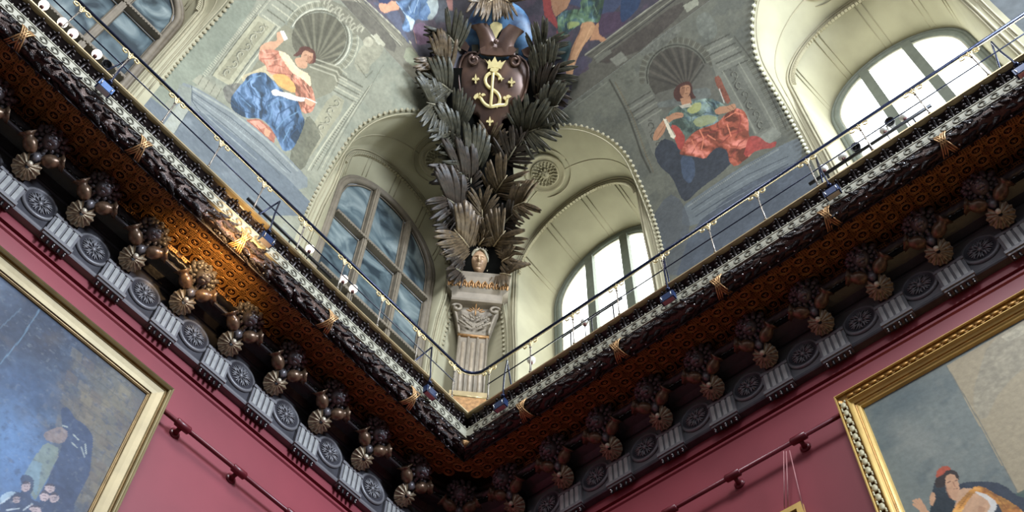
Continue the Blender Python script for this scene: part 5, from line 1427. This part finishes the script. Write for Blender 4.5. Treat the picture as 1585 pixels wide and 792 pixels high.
def blob(P, nm, parent=SH, m_=M_MONO, lift=.02, th=.03, k=5.28, ox=680, oy=60, base=None):
    Q = SL(P, ox, oy, k); cx_, cy_ = sum(p[0] for p in Q) / len(Q), sum(p[1] for p in Q) / len(Q); z = (dome(cx_, cy_) if base is None else base) + lift
    b = MB(); b.prism(Q, Matrix.Identity(4), z - .02, z + th); return b.build(nm, m_, parent, False)
for P in ([(500, 352), (480, 360), (478, 342), (500, 338), (528, 348), (512, 356), (505, 372)], [(300, 470), (288, 480), (278, 498), (292, 515), (308, 500), (322, 480), (316, 462)], [(350, 490), (340, 478), (352, 466), (368, 468), (378, 480), (362, 486)], [(330, 484), (322, 470), (330, 460), (338, 468)],
          [(548, 500), (545, 484), (560, 476), (572, 480), (588, 492), (572, 500), (560, 506)], [(535, 520), (518, 506), (520, 492), (535, 488), (548, 504)]):
    blob(P, 'lily_terminal', lift=.035)
blob([(392, 268), (398, 232), (380, 200), (365, 184), (395, 212), (408, 190), (424, 214), (452, 168), (474, 216), (496, 196), (505, 218), (540, 198), (515, 240), (500, 268), (460, 256), (430, 256)], 'crown', lift=.03)
blob([(412, 285), (418, 262), (455, 258), (485, 268), (475, 285), (450, 296)], 'crown', lift=.03)
for cx_, cy_ in ((297, 345), (588, 370), (412, 682)):
    for nm, P in (('lily', [(-4, 12), (-9, -10), (0, -40), (9, -10), (4, 12), (8, 34), (0, 40), (-8, 34)]), ('lily', [(-4, 8), (-16, -8), (-28, -4), (-30, 10), (-20, 8), (-10, 16)]), ('lily', [(4, 8), (16, -8), (28, -4), (30, 10), (20, 8), (10, 16)])):
        blob([(cx_ + a, cy_ + b_) for a, b_ in P], nm, lift=.02)
# crest above the shield
def blob3(P, nm, m_, z0_, th): return blob(P, nm, SH, m_, 0, th, 3, 560, 0, z0_)
def wing(P, nm):
    Q = SL(P, 560, 0, 3); n = len(Q) // 2; a, b_ = Q[:n], Q[n:][::-1]; V = []
    for i in range(n):
        for k in range(6):
            t = k / 5; V.append((a[i][0] * (1 - t) + b_[i][0] * t, a[i][1] * (1 - t) + b_[i][1] * t, .10 + .10 * math.sin(PI * (.15 + .7 * t)) + .05 * (n - 1 - i) / n))
    mb = MB(); mb.grid(V, n, 6); mb.grid([(x, y, z - .05) for x, y, z in V], n, 6); return mb.build(nm, M_SHIELD, SH)
wing([(498, 135), (530, 155), (545, 195), (548, 235), (540, 258), (610, 262), (632, 235), (622, 195), (605, 155), (580, 122)], 'crest_plume')
wing([(752, 160), (722, 185), (706, 215), (702, 240), (712, 262), (625, 262), (622, 235), (630, 195), (650, 155), (682, 125)], 'crest_plume')
blob3([(618, 200), (600, 150), (594, 125), (612, 112), (632, 112), (650, 122), (652, 142), (634, 165)], 'gilded_palmette', M_MONO, .08, .05)
blob3([(548, 240), (575, 225), (640, 238), (700, 228), (716, 245), (700, 268), (640, 272), (580, 268), (552, 262)], 'knot_band', M_SHIELD, .12, .08)
MB().ell((SL([(623, 212)], 560, 0, 3)[0][0], SL([(623, 212)], 560, 0, 3)[0][1], .26), (.05, .05, .03), 10, 6).build('boss', M_SHIELD, SH)
for P in ([(425, 205), (450, 192), (485, 200), (500, 222), (490, 245), (465, 232), (430, 238)], [(740, 238), (770, 222), (810, 226), (822, 238), (800, 250), (770, 272), (752, 262)]): blob3(P, 'side_ribbon', M_SHIELD, .02, .06)
for P in ([(510, 210), (540, 210), (545, 240), (512, 245)], [(700, 222), (728, 226), (726, 252), (700, 250)]): blob3(P, 'back_plate', M_PALM, -.02, .06)

# ------------------------------------------------------------------ big paintings on the walls
def picture(side, out_px, in_px, s_far, z_bot, prof, label, ornament=False):
    DO, DI = .17, .06
    so, zo = hit_plane(side, [out_px], DO)[0]; si, zi = hit_plane(side, [in_px], DI)[0]
    wS, wZ = si - so, zo - zi
    t0 = empty('framed_painting', label, 'painting', None, wallM(side, so, 0, zo)); inv_ = wallM(side, so, 0, zo).inverted()
    oR = [(so, zo), (s_far, zo), (s_far, z_bot), (so, z_bot)]; iR = [(si, zi), (s_far - wS, zi), (s_far - wS, z_bot + wZ), (si, z_bot + wZ)]
    for nm, m_, pts in prof:
        V = []
        for t, d in pts:
            for q in range(5):
                o_, i_ = oR[q % 4], iR[q % 4]; V.append(inv_ @ Vector(W(side, o_[0] * (1 - t) + i_[0] * t, d, o_[1] * (1 - t) + i_[1] * t)))
        MB().grid(V, len(pts), 5).build(nm, m_, t0, False)
    if ornament:
        om = MB().ell((0, 0, 0), (.030, .012, .045), 8, 5); 
        for sx in (-1, 1): om.ell((sx * .026, .0, .045), (.012, .010, .02), 5, 4); om.ell((sx * .026, .0, -.045), (.012, .010, .02), 5, 4)
        om = om.mesh('ornament', M_ORN)
        k = 0; z = zo - .16
        while z > z_bot + .1 and k < 30:
            link('ornament', om, t0, inv_ @ wallM(side, so + wS * .30, .150, z)); z -= .115; k += 1
        s = so + .16
        om2 = MB().ell((0, 0, 0), (.045, .010, .022), 8, 5).mesh('ornament', M_YFRAMED)  # same ornament along the top, in brown: its shade is put into the colour
        while s < s_far - .1: link('ornament', om2, t0, inv_ @ wallM(side, s, .148, zo - wZ * .30)); s += .085
    nu, nv = 330, 300
    ss = np.linspace(si - .02, s_far - wS + .02, nu); 
    # finer sampling where the picture is in view
    zs_ = zi + .02 - (zi - z_bot) * np.linspace(0, 1, nv) ** 1.35
    S, Z = np.meshgrid(ss, zs_, indexing='ij'); D_ = np.full_like(S, DI)
    P = np.stack([-S, -D_, Z], -1) if side == 'L' else np.stack([-D_, -S, Z], -1)
    Pm = np.array(inv_); P = P.reshape(-1, 3) @ Pm[:3, :3].T + Pm[:3, 3]
    return t0, P, S.ravel(), Z.ravel(), nu, nv, (lambda Q: hit_plane(side, Q, DI))
PL = [('outer_moulding', M_GFRAME, [(0, 0), (0, .13), (.02, .165), (.06, .175), (.10, .165), (.13, .150), (.16, .150), (.19, .162), (.22, .150)]),
      ('dark_groove', M_GFRAMED, [(.22, .150), (.24, .120), (.29, .118), (.31, .135), (.335, .138)]),
      ('flat_band', M_GFRAME, [(.335, .138), (.36, .125), (.60, .105), (.82, .090), (.84, .10), (.87, .104)]),
      ('inner_slip', M_GFRAMED, [(.87, .104), (.89, .088), (.93, .086), (.95, .080), (.98, .076), (1.0, .055)])]
t0, P, S, Z, nu, nv, cv_ = picture('L', (271.5, 602), (225.5, 610.5), 7.9, 5.6, PL, 'huge dark blue-brown history painting in a wide pale gold frame on the left wall')
art = Art(S, Z, cv_, (62, 74, 92), .0085)
art.mottle((38, 46, 64), 30, .7, .48, 1); art.mottle((84, 100, 120), 14, .5, .55, 4); art.mottle((88, 80, 74), 22, .45, .58, 8)
art.org(0, 360, 1.8325)
art.blob((116, 112, 98), (330, 470), 110, 170, .95, 10); art.blob((120, 112, 94), (290, 640), 90, 200, .9, 10); art.blob((112, 100, 84), (230, 500), 60, 60, .6); art.blob((84, 90, 92), (400, 400), 50, 30, .6)
art.mottle((132, 122, 98), 9, .35, .55, 3, np.where((S < 5.3) & (Z < 8.1))[0])
art.blob((104, 140, 184), (20, 600), 130, 170, .9); art.blob((92, 126, 170), (40, 720), 150, 130, .8)
art.blob((76, 100, 136), (60, 430), 130, 80, .6, 35); art.blob((44, 46, 60), (110, 330), 90, 50, .7, 40); art.blob((92, 84, 78), (150, 300), 40, 26, .5); art.blob((40, 50, 70), (20, 250), 80, 60, .6)
art.line((104, 134, 156), 3, [(112, 218), (60, 300), (0, 372)], .8); art.line((96, 120, 138), 3, [(0, 270), (60, 215)], .5)
for P_ in ([(230, 300), (330, 385), (400, 440)], [(250, 420), (330, 400)], [(180, 560), (270, 430)]): art.line((84, 82, 78), 3, P_, .5)
BR_ = random.Random(12)
for k in range(13):
    for j in range(9):
        x0, y0 = 205 + j * 34 - k * 7 + (k % 2) * 15, 322 + k * 33 + j * 27
        c_ = BR_.choice(((128, 118, 98), (112, 106, 94), (96, 98, 96), (138, 128, 104), (104, 92, 84))); f_ = BR_.uniform(.25, .6)
        art.poly(c_, [(x0, y0), (x0 + 30, y0 + 23), (x0 + 24, y0 + 50), (x0 - 6, y0 + 27)], f_, smooth=False)
# masonry joints of the painted wall
for k in range(9): art.line((78, 80, 78), 2.5, [(230 - k * 6, 330 + k * 48), (400 - k * 14, 470 + k * 36)], .45)
for k in range(12): art.line((78, 80, 78), 2.5, [(250 + (k % 4) * 44 - k * 5, 370 + k * 32), (240 + (k % 4) * 44 - k * 5, 400 + k * 32)], .4)
art.org(0, 600, 4.125)
art.poly((60, 74, 102), [(385, 130), (430, 120), (465, 170), (480, 200), (540, 230), (590, 300), (595, 350), (580, 480), (570, 560), (500, 700), (440, 800), (240, 720), (300, 600), (390, 400), (400, 270)], .95, n=.3)
art.poly((150, 130, 118), [(270, 290), (390, 240), (440, 290), (400, 360), (300, 340)], .7, n=.4)
art.lines((176, 184, 176), 9, [[(470, 300), (500, 330)], [(520, 380), (540, 440)], [(545, 360), (550, 420)], [(460, 350), (490, 380)], [(400, 240), (430, 250)]], .8)
art.poly((126, 138, 126), [(290, 340), (395, 395), (230, 720), (200, 690), (150, 560), (210, 460)], .85, n=.2); art.poly((120, 150, 168), [(210, 460), (270, 480), (235, 690), (150, 560)], .6)
art.poly((56, 66, 92), [(130, 560), (170, 550), (215, 580), (215, 640), (190, 700), (260, 740), (300, 620), (370, 610), (480, 700), (470, 820), (0, 820), (0, 700), (80, 660), (140, 670)], .9, n=.3)
for cx_, cy_, rx_, ry_ in ((165, 630, 26, 36), (318, 640, 32, 30), (285, 690, 30, 34), (345, 700, 30, 34), (225, 775, 40, 26), (105, 710, 22, 28)):
    art.disc((190, 170, 168), (cx_, cy_), rx_, .9, ry=ry_, rot=25, n=.2); art.poly((52, 50, 66), [(cx_ - rx_, cy_ - ry_ * .2), (cx_ - rx_ * .6, cy_ - ry_), (cx_ + rx_ * .6, cy_ - ry_), (cx_ + rx_, cy_ - ry_ * .2), (cx_ + rx_ * .4, cy_ - ry_ * .5), (cx_ - rx_ * .5, cy_ - ry_ * .5)], .9)
    art.lines((80, 60, 70), 5, [[(cx_ - 10, cy_ - 4), (cx_ - 2, cy_ - 3)], [(cx_ + 6, cy_ - 1), (cx_ + 14, cy_ + 1)], [(cx_ - 4, cy_ + 16), (cx_ + 8, cy_ + 18)]], .7)
art.poly((168, 190, 204), [(0, 690), (60, 660), (110, 665), (60, 700), (20, 735), (0, 740)], .9); art.lines((196, 206, 210), 7, [[(0, 740), (60, 700)], [(150, 780), (205, 740)], [(40, 780), (120, 770)]], .8)
art.mottle((60, 72, 96), 5, .45, .58, 12); art.mottle((150, 156, 156), 4, .25, .66, 17); art.finish((90, 104, 124), .14)
me = grid_mesh('canvas', P, nu, nv, M_CANVAS); art.apply(me); link('canvas', me, t0)

PR_ = [('outer_bead', M_YFRAME, [(0, 0), (0, .15), (.03, .172), (.08, .175), (.11, .160)]),
       ('hollow', M_YFRAMED, [(.11, .160), (.14, .140), (.28, .128), (.42, .128), (.50, .140)]),
       ('middle_bead', M_YFRAME, [(.50, .140), (.53, .156), (.58, .158), (.62, .140), (.66, .128), (.74, .118)]),
       ('inner_hollow', M_YFRAMED, [(.74, .118), (.76, .106), (.80, .104)]),
       ('inner_slip', M_YFRAME, [(.80, .104), (.84, .110), (.90, .096), (.95, .09), (1.0, .055)])]
t0, P, S, Z, nu, nv, cv_ = picture('R', (1289, 614.5), (1336.6, 631.7), 8.4, 5.6, PR_, 'gold-framed painting of a reclining man in a red cap on the right wall', True)
art = Art(S, Z, cv_, (118, 126, 120), .0085)
art.mottle((92, 104, 104), 28, .6, .5, 2); art.mottle((140, 144, 134), 10, .35, .56, 6)
art.org(1185, 400, 2.02)
art.blob((76, 92, 96), (430, 440), 150, 60, .7, -30); art.blob((146, 148, 138), (480, 570), 120, 60, .5, 20); art.blob((84, 100, 104), (360, 560), 40, 90, .5)
art.poly((166, 152, 122), [(565, 335), (830, 180), (900, 900), (785, 725), (690, 560)], .95, smooth=False, n=.1); art.poly((150, 146, 128), [(700, 250), (860, 170), (860, 300), (740, 400), (680, 520), (640, 440)], .5, n=.3)
art.line((104, 108, 100), 3, [(565, 335), (690, 545), (785, 725)], .8); art.poly((184, 176, 150), [(735, 245), (800, 205), (830, 225), (760, 260)], .7, n=.5)
art.line((120, 122, 112), 4, [(690, 545), (640, 590)], .4)
art.org(1385, 640, 5.21)
art.poly((46, 56, 70), [(500, 570), (600, 545), (820, 550), (900, 590), (970, 650), (1060, 640), (1300, 700), (1300, 1000), (700, 1000), (560, 700)], 1, n=.2); art.poly((70, 92, 82), [(960, 650), (1060, 600), (1200, 560), (1200, 700), (1060, 680)], .9)
art.poly((34, 46, 54), [(300, 660), (340, 640), (420, 630), (480, 690), (500, 760), (500, 1000), (260, 1000)], 1, n=.2); art.poly((40, 52, 60), [(320, 540), (400, 560), (420, 640), (350, 680), (300, 640)], 1)
art.poly((182, 84, 58), [(330, 500), (345, 450), (390, 420), (440, 425), (455, 455), (420, 500), (390, 530), (340, 530)], n=.2)
art.poly((48, 36, 34), [(320, 560), (330, 520), (390, 490), (410, 460), (460, 450), (505, 470), (520, 520), (505, 545), (490, 500), (440, 490), (415, 540), (410, 590), (340, 600)], n=.1)
art.poly((206, 160, 124), [(410, 500), (450, 480), (490, 500), (512, 540), (520, 600), (540, 640), (500, 700), (460, 690), (425, 640), (408, 560)]); art.lines((90, 50, 40), 6, [[(425, 555), (450, 545)], [(485, 540), (500, 538)], [(480, 608), (505, 600)]], .9); art.line((160, 110, 84), 7, [(470, 550), (482, 585), (492, 588)], .8); art.poly((150, 100, 76), [(410, 560), (430, 640), (470, 690), (440, 680), (410, 610)], .7)
art.poly((206, 164, 128), [(520, 600), (640, 600), (760, 660), (780, 740), (740, 900), (500, 1000), (480, 760), (500, 690)], n=.1); art.poly((176, 130, 98), [(680, 740), (730, 760), (700, 860), (640, 900)], .6)
art.poly((206, 144, 66), [(640, 590), (700, 580), (800, 640), (900, 690), (1010, 760), (1100, 860), (900, 900), (860, 760), (780, 680), (700, 640), (640, 640), (590, 700), (540, 790), (470, 900), (430, 860), (490, 740), (580, 640)], fold=(130, .5, 9), col2=(178, 112, 48)); art.lines((140, 84, 34), 7, [[(840, 690), (900, 760)], [(720, 600), (840, 680)], [(520, 760), (600, 650)]], .7)
art.poly((222, 218, 208), [(640, 625), (720, 640), (800, 690), (828, 740), (800, 800), (740, 800), (775, 750), (740, 690), (680, 655)], .95)
art.poly((206, 160, 122), [(280, 690), (290, 640), (320, 630), (330, 680), (310, 740), (285, 740)], n=.1); art.lines((206, 160, 124), 15, [[(150, 700), (215, 760)], [(170, 690), (225, 750)], [(195, 685), (235, 745)], [(150, 730), (210, 775)]]); art.poly((206, 160, 124), [(195, 740), (240, 735), (280, 800), (260, 900), (210, 820)])
me = grid_mesh('canvas', P, nu, nv, M_CANVAS); art.apply(me); link('canvas', me, t0)

# ------------------------------------------------------------------ picture-hanging pipes, wires, small picture
for side, zz, cs, lab in (('L', 8.25, [3.30 - .75 * k for k in range(-2, 4)], 'red painted picture-hanging pipe along the left wall'), ('R', 8.33, [3.16 + .77 * k for k in range(-3, 3)], 'red painted picture-hanging pipe along the right wall')):
    t = empty('hanging_pipe', lab, 'picture rail', None, wallM(side, 1.0, .0, zz)); inv_ = wallM(side, 1.0, 0, zz).inverted()
    MB().tube([inv_ @ Vector(W(side, .3, .12, zz)), inv_ @ Vector(W(side, 4.30 if side == 'L' else 5.17, .12, zz))], .024, 8).build('pipe', M_REDRAIL, t)
    cm = MB(); cm.tube([(-.09, .12, 0), (-.08, .12, 0), (.08, .12, 0), (.09, .12, 0)], [.030, .042, .042, .030], 8); cm.tube([(0, .12, 0), (0, .05, -.01), (0, .0, -.02)], [.03, .026, .04], 8)
    cm.lathe([(.06, 0), (.06, .012), (.02, .02)], Matrix.Translation((0, 0, -.02)) @ Matrix.Rotation(-PI / 2, 4, 'X'), 14); cm.ell((.05, .12, .05), .010, 5, 4); cm = cm.mesh('bracket_collar', M_REDRAIL)
    for s in cs:
        if 0.4 < s < (4.2 if side == 'L' else 5.0): link('bracket_collar', cm, t, inv_ @ wallM(side, s, 0, zz))
wr = MB(); 
for a, b_ in (((1213, 698), (1214, 786)), ((1217, 698), (1220, 786)), ((1222, 697), (1246, 800))):
    p = hit_plane('R', [a], .13)[0]; q = hit_plane('R', [b_], .06)[0]; wr.tube([W('R', p[0], .13, p[1]), W('R', q[0], .06, q[1])], .006, 5)
tag(wr.build('hanging_wire', M_WIRE), 'thin pale picture wires hanging from the red pipe at the right', 'wire')
p = hit_plane('R', [(1222, 786)], .06)[0]
t = empty('small_picture', 'top edge of a small gilt frame hanging from wires at the bottom of the picture', 'painting', None, wallM('R', p[0], 0, p[1]))
for nm, m_, c, h in (('frame_rail', M_YFRAME, (.15, .05, -.035), (.28, .03, .03)), ('frame_rail', M_YFRAME, (.15, .05, -.80), (.28, .03, .03)), ('frame_stile', M_YFRAME, (-.10, .05, -.415), (.03, .03, .35)), ('frame_stile', M_YFRAME, (.40, .05, -.415), (.03, .03, .35)), ('canvas', M_GREYFR, (.15, .04, -.415), (.22, .012, .36))):
    MB().box(c, h).build(nm, m_, t, False)
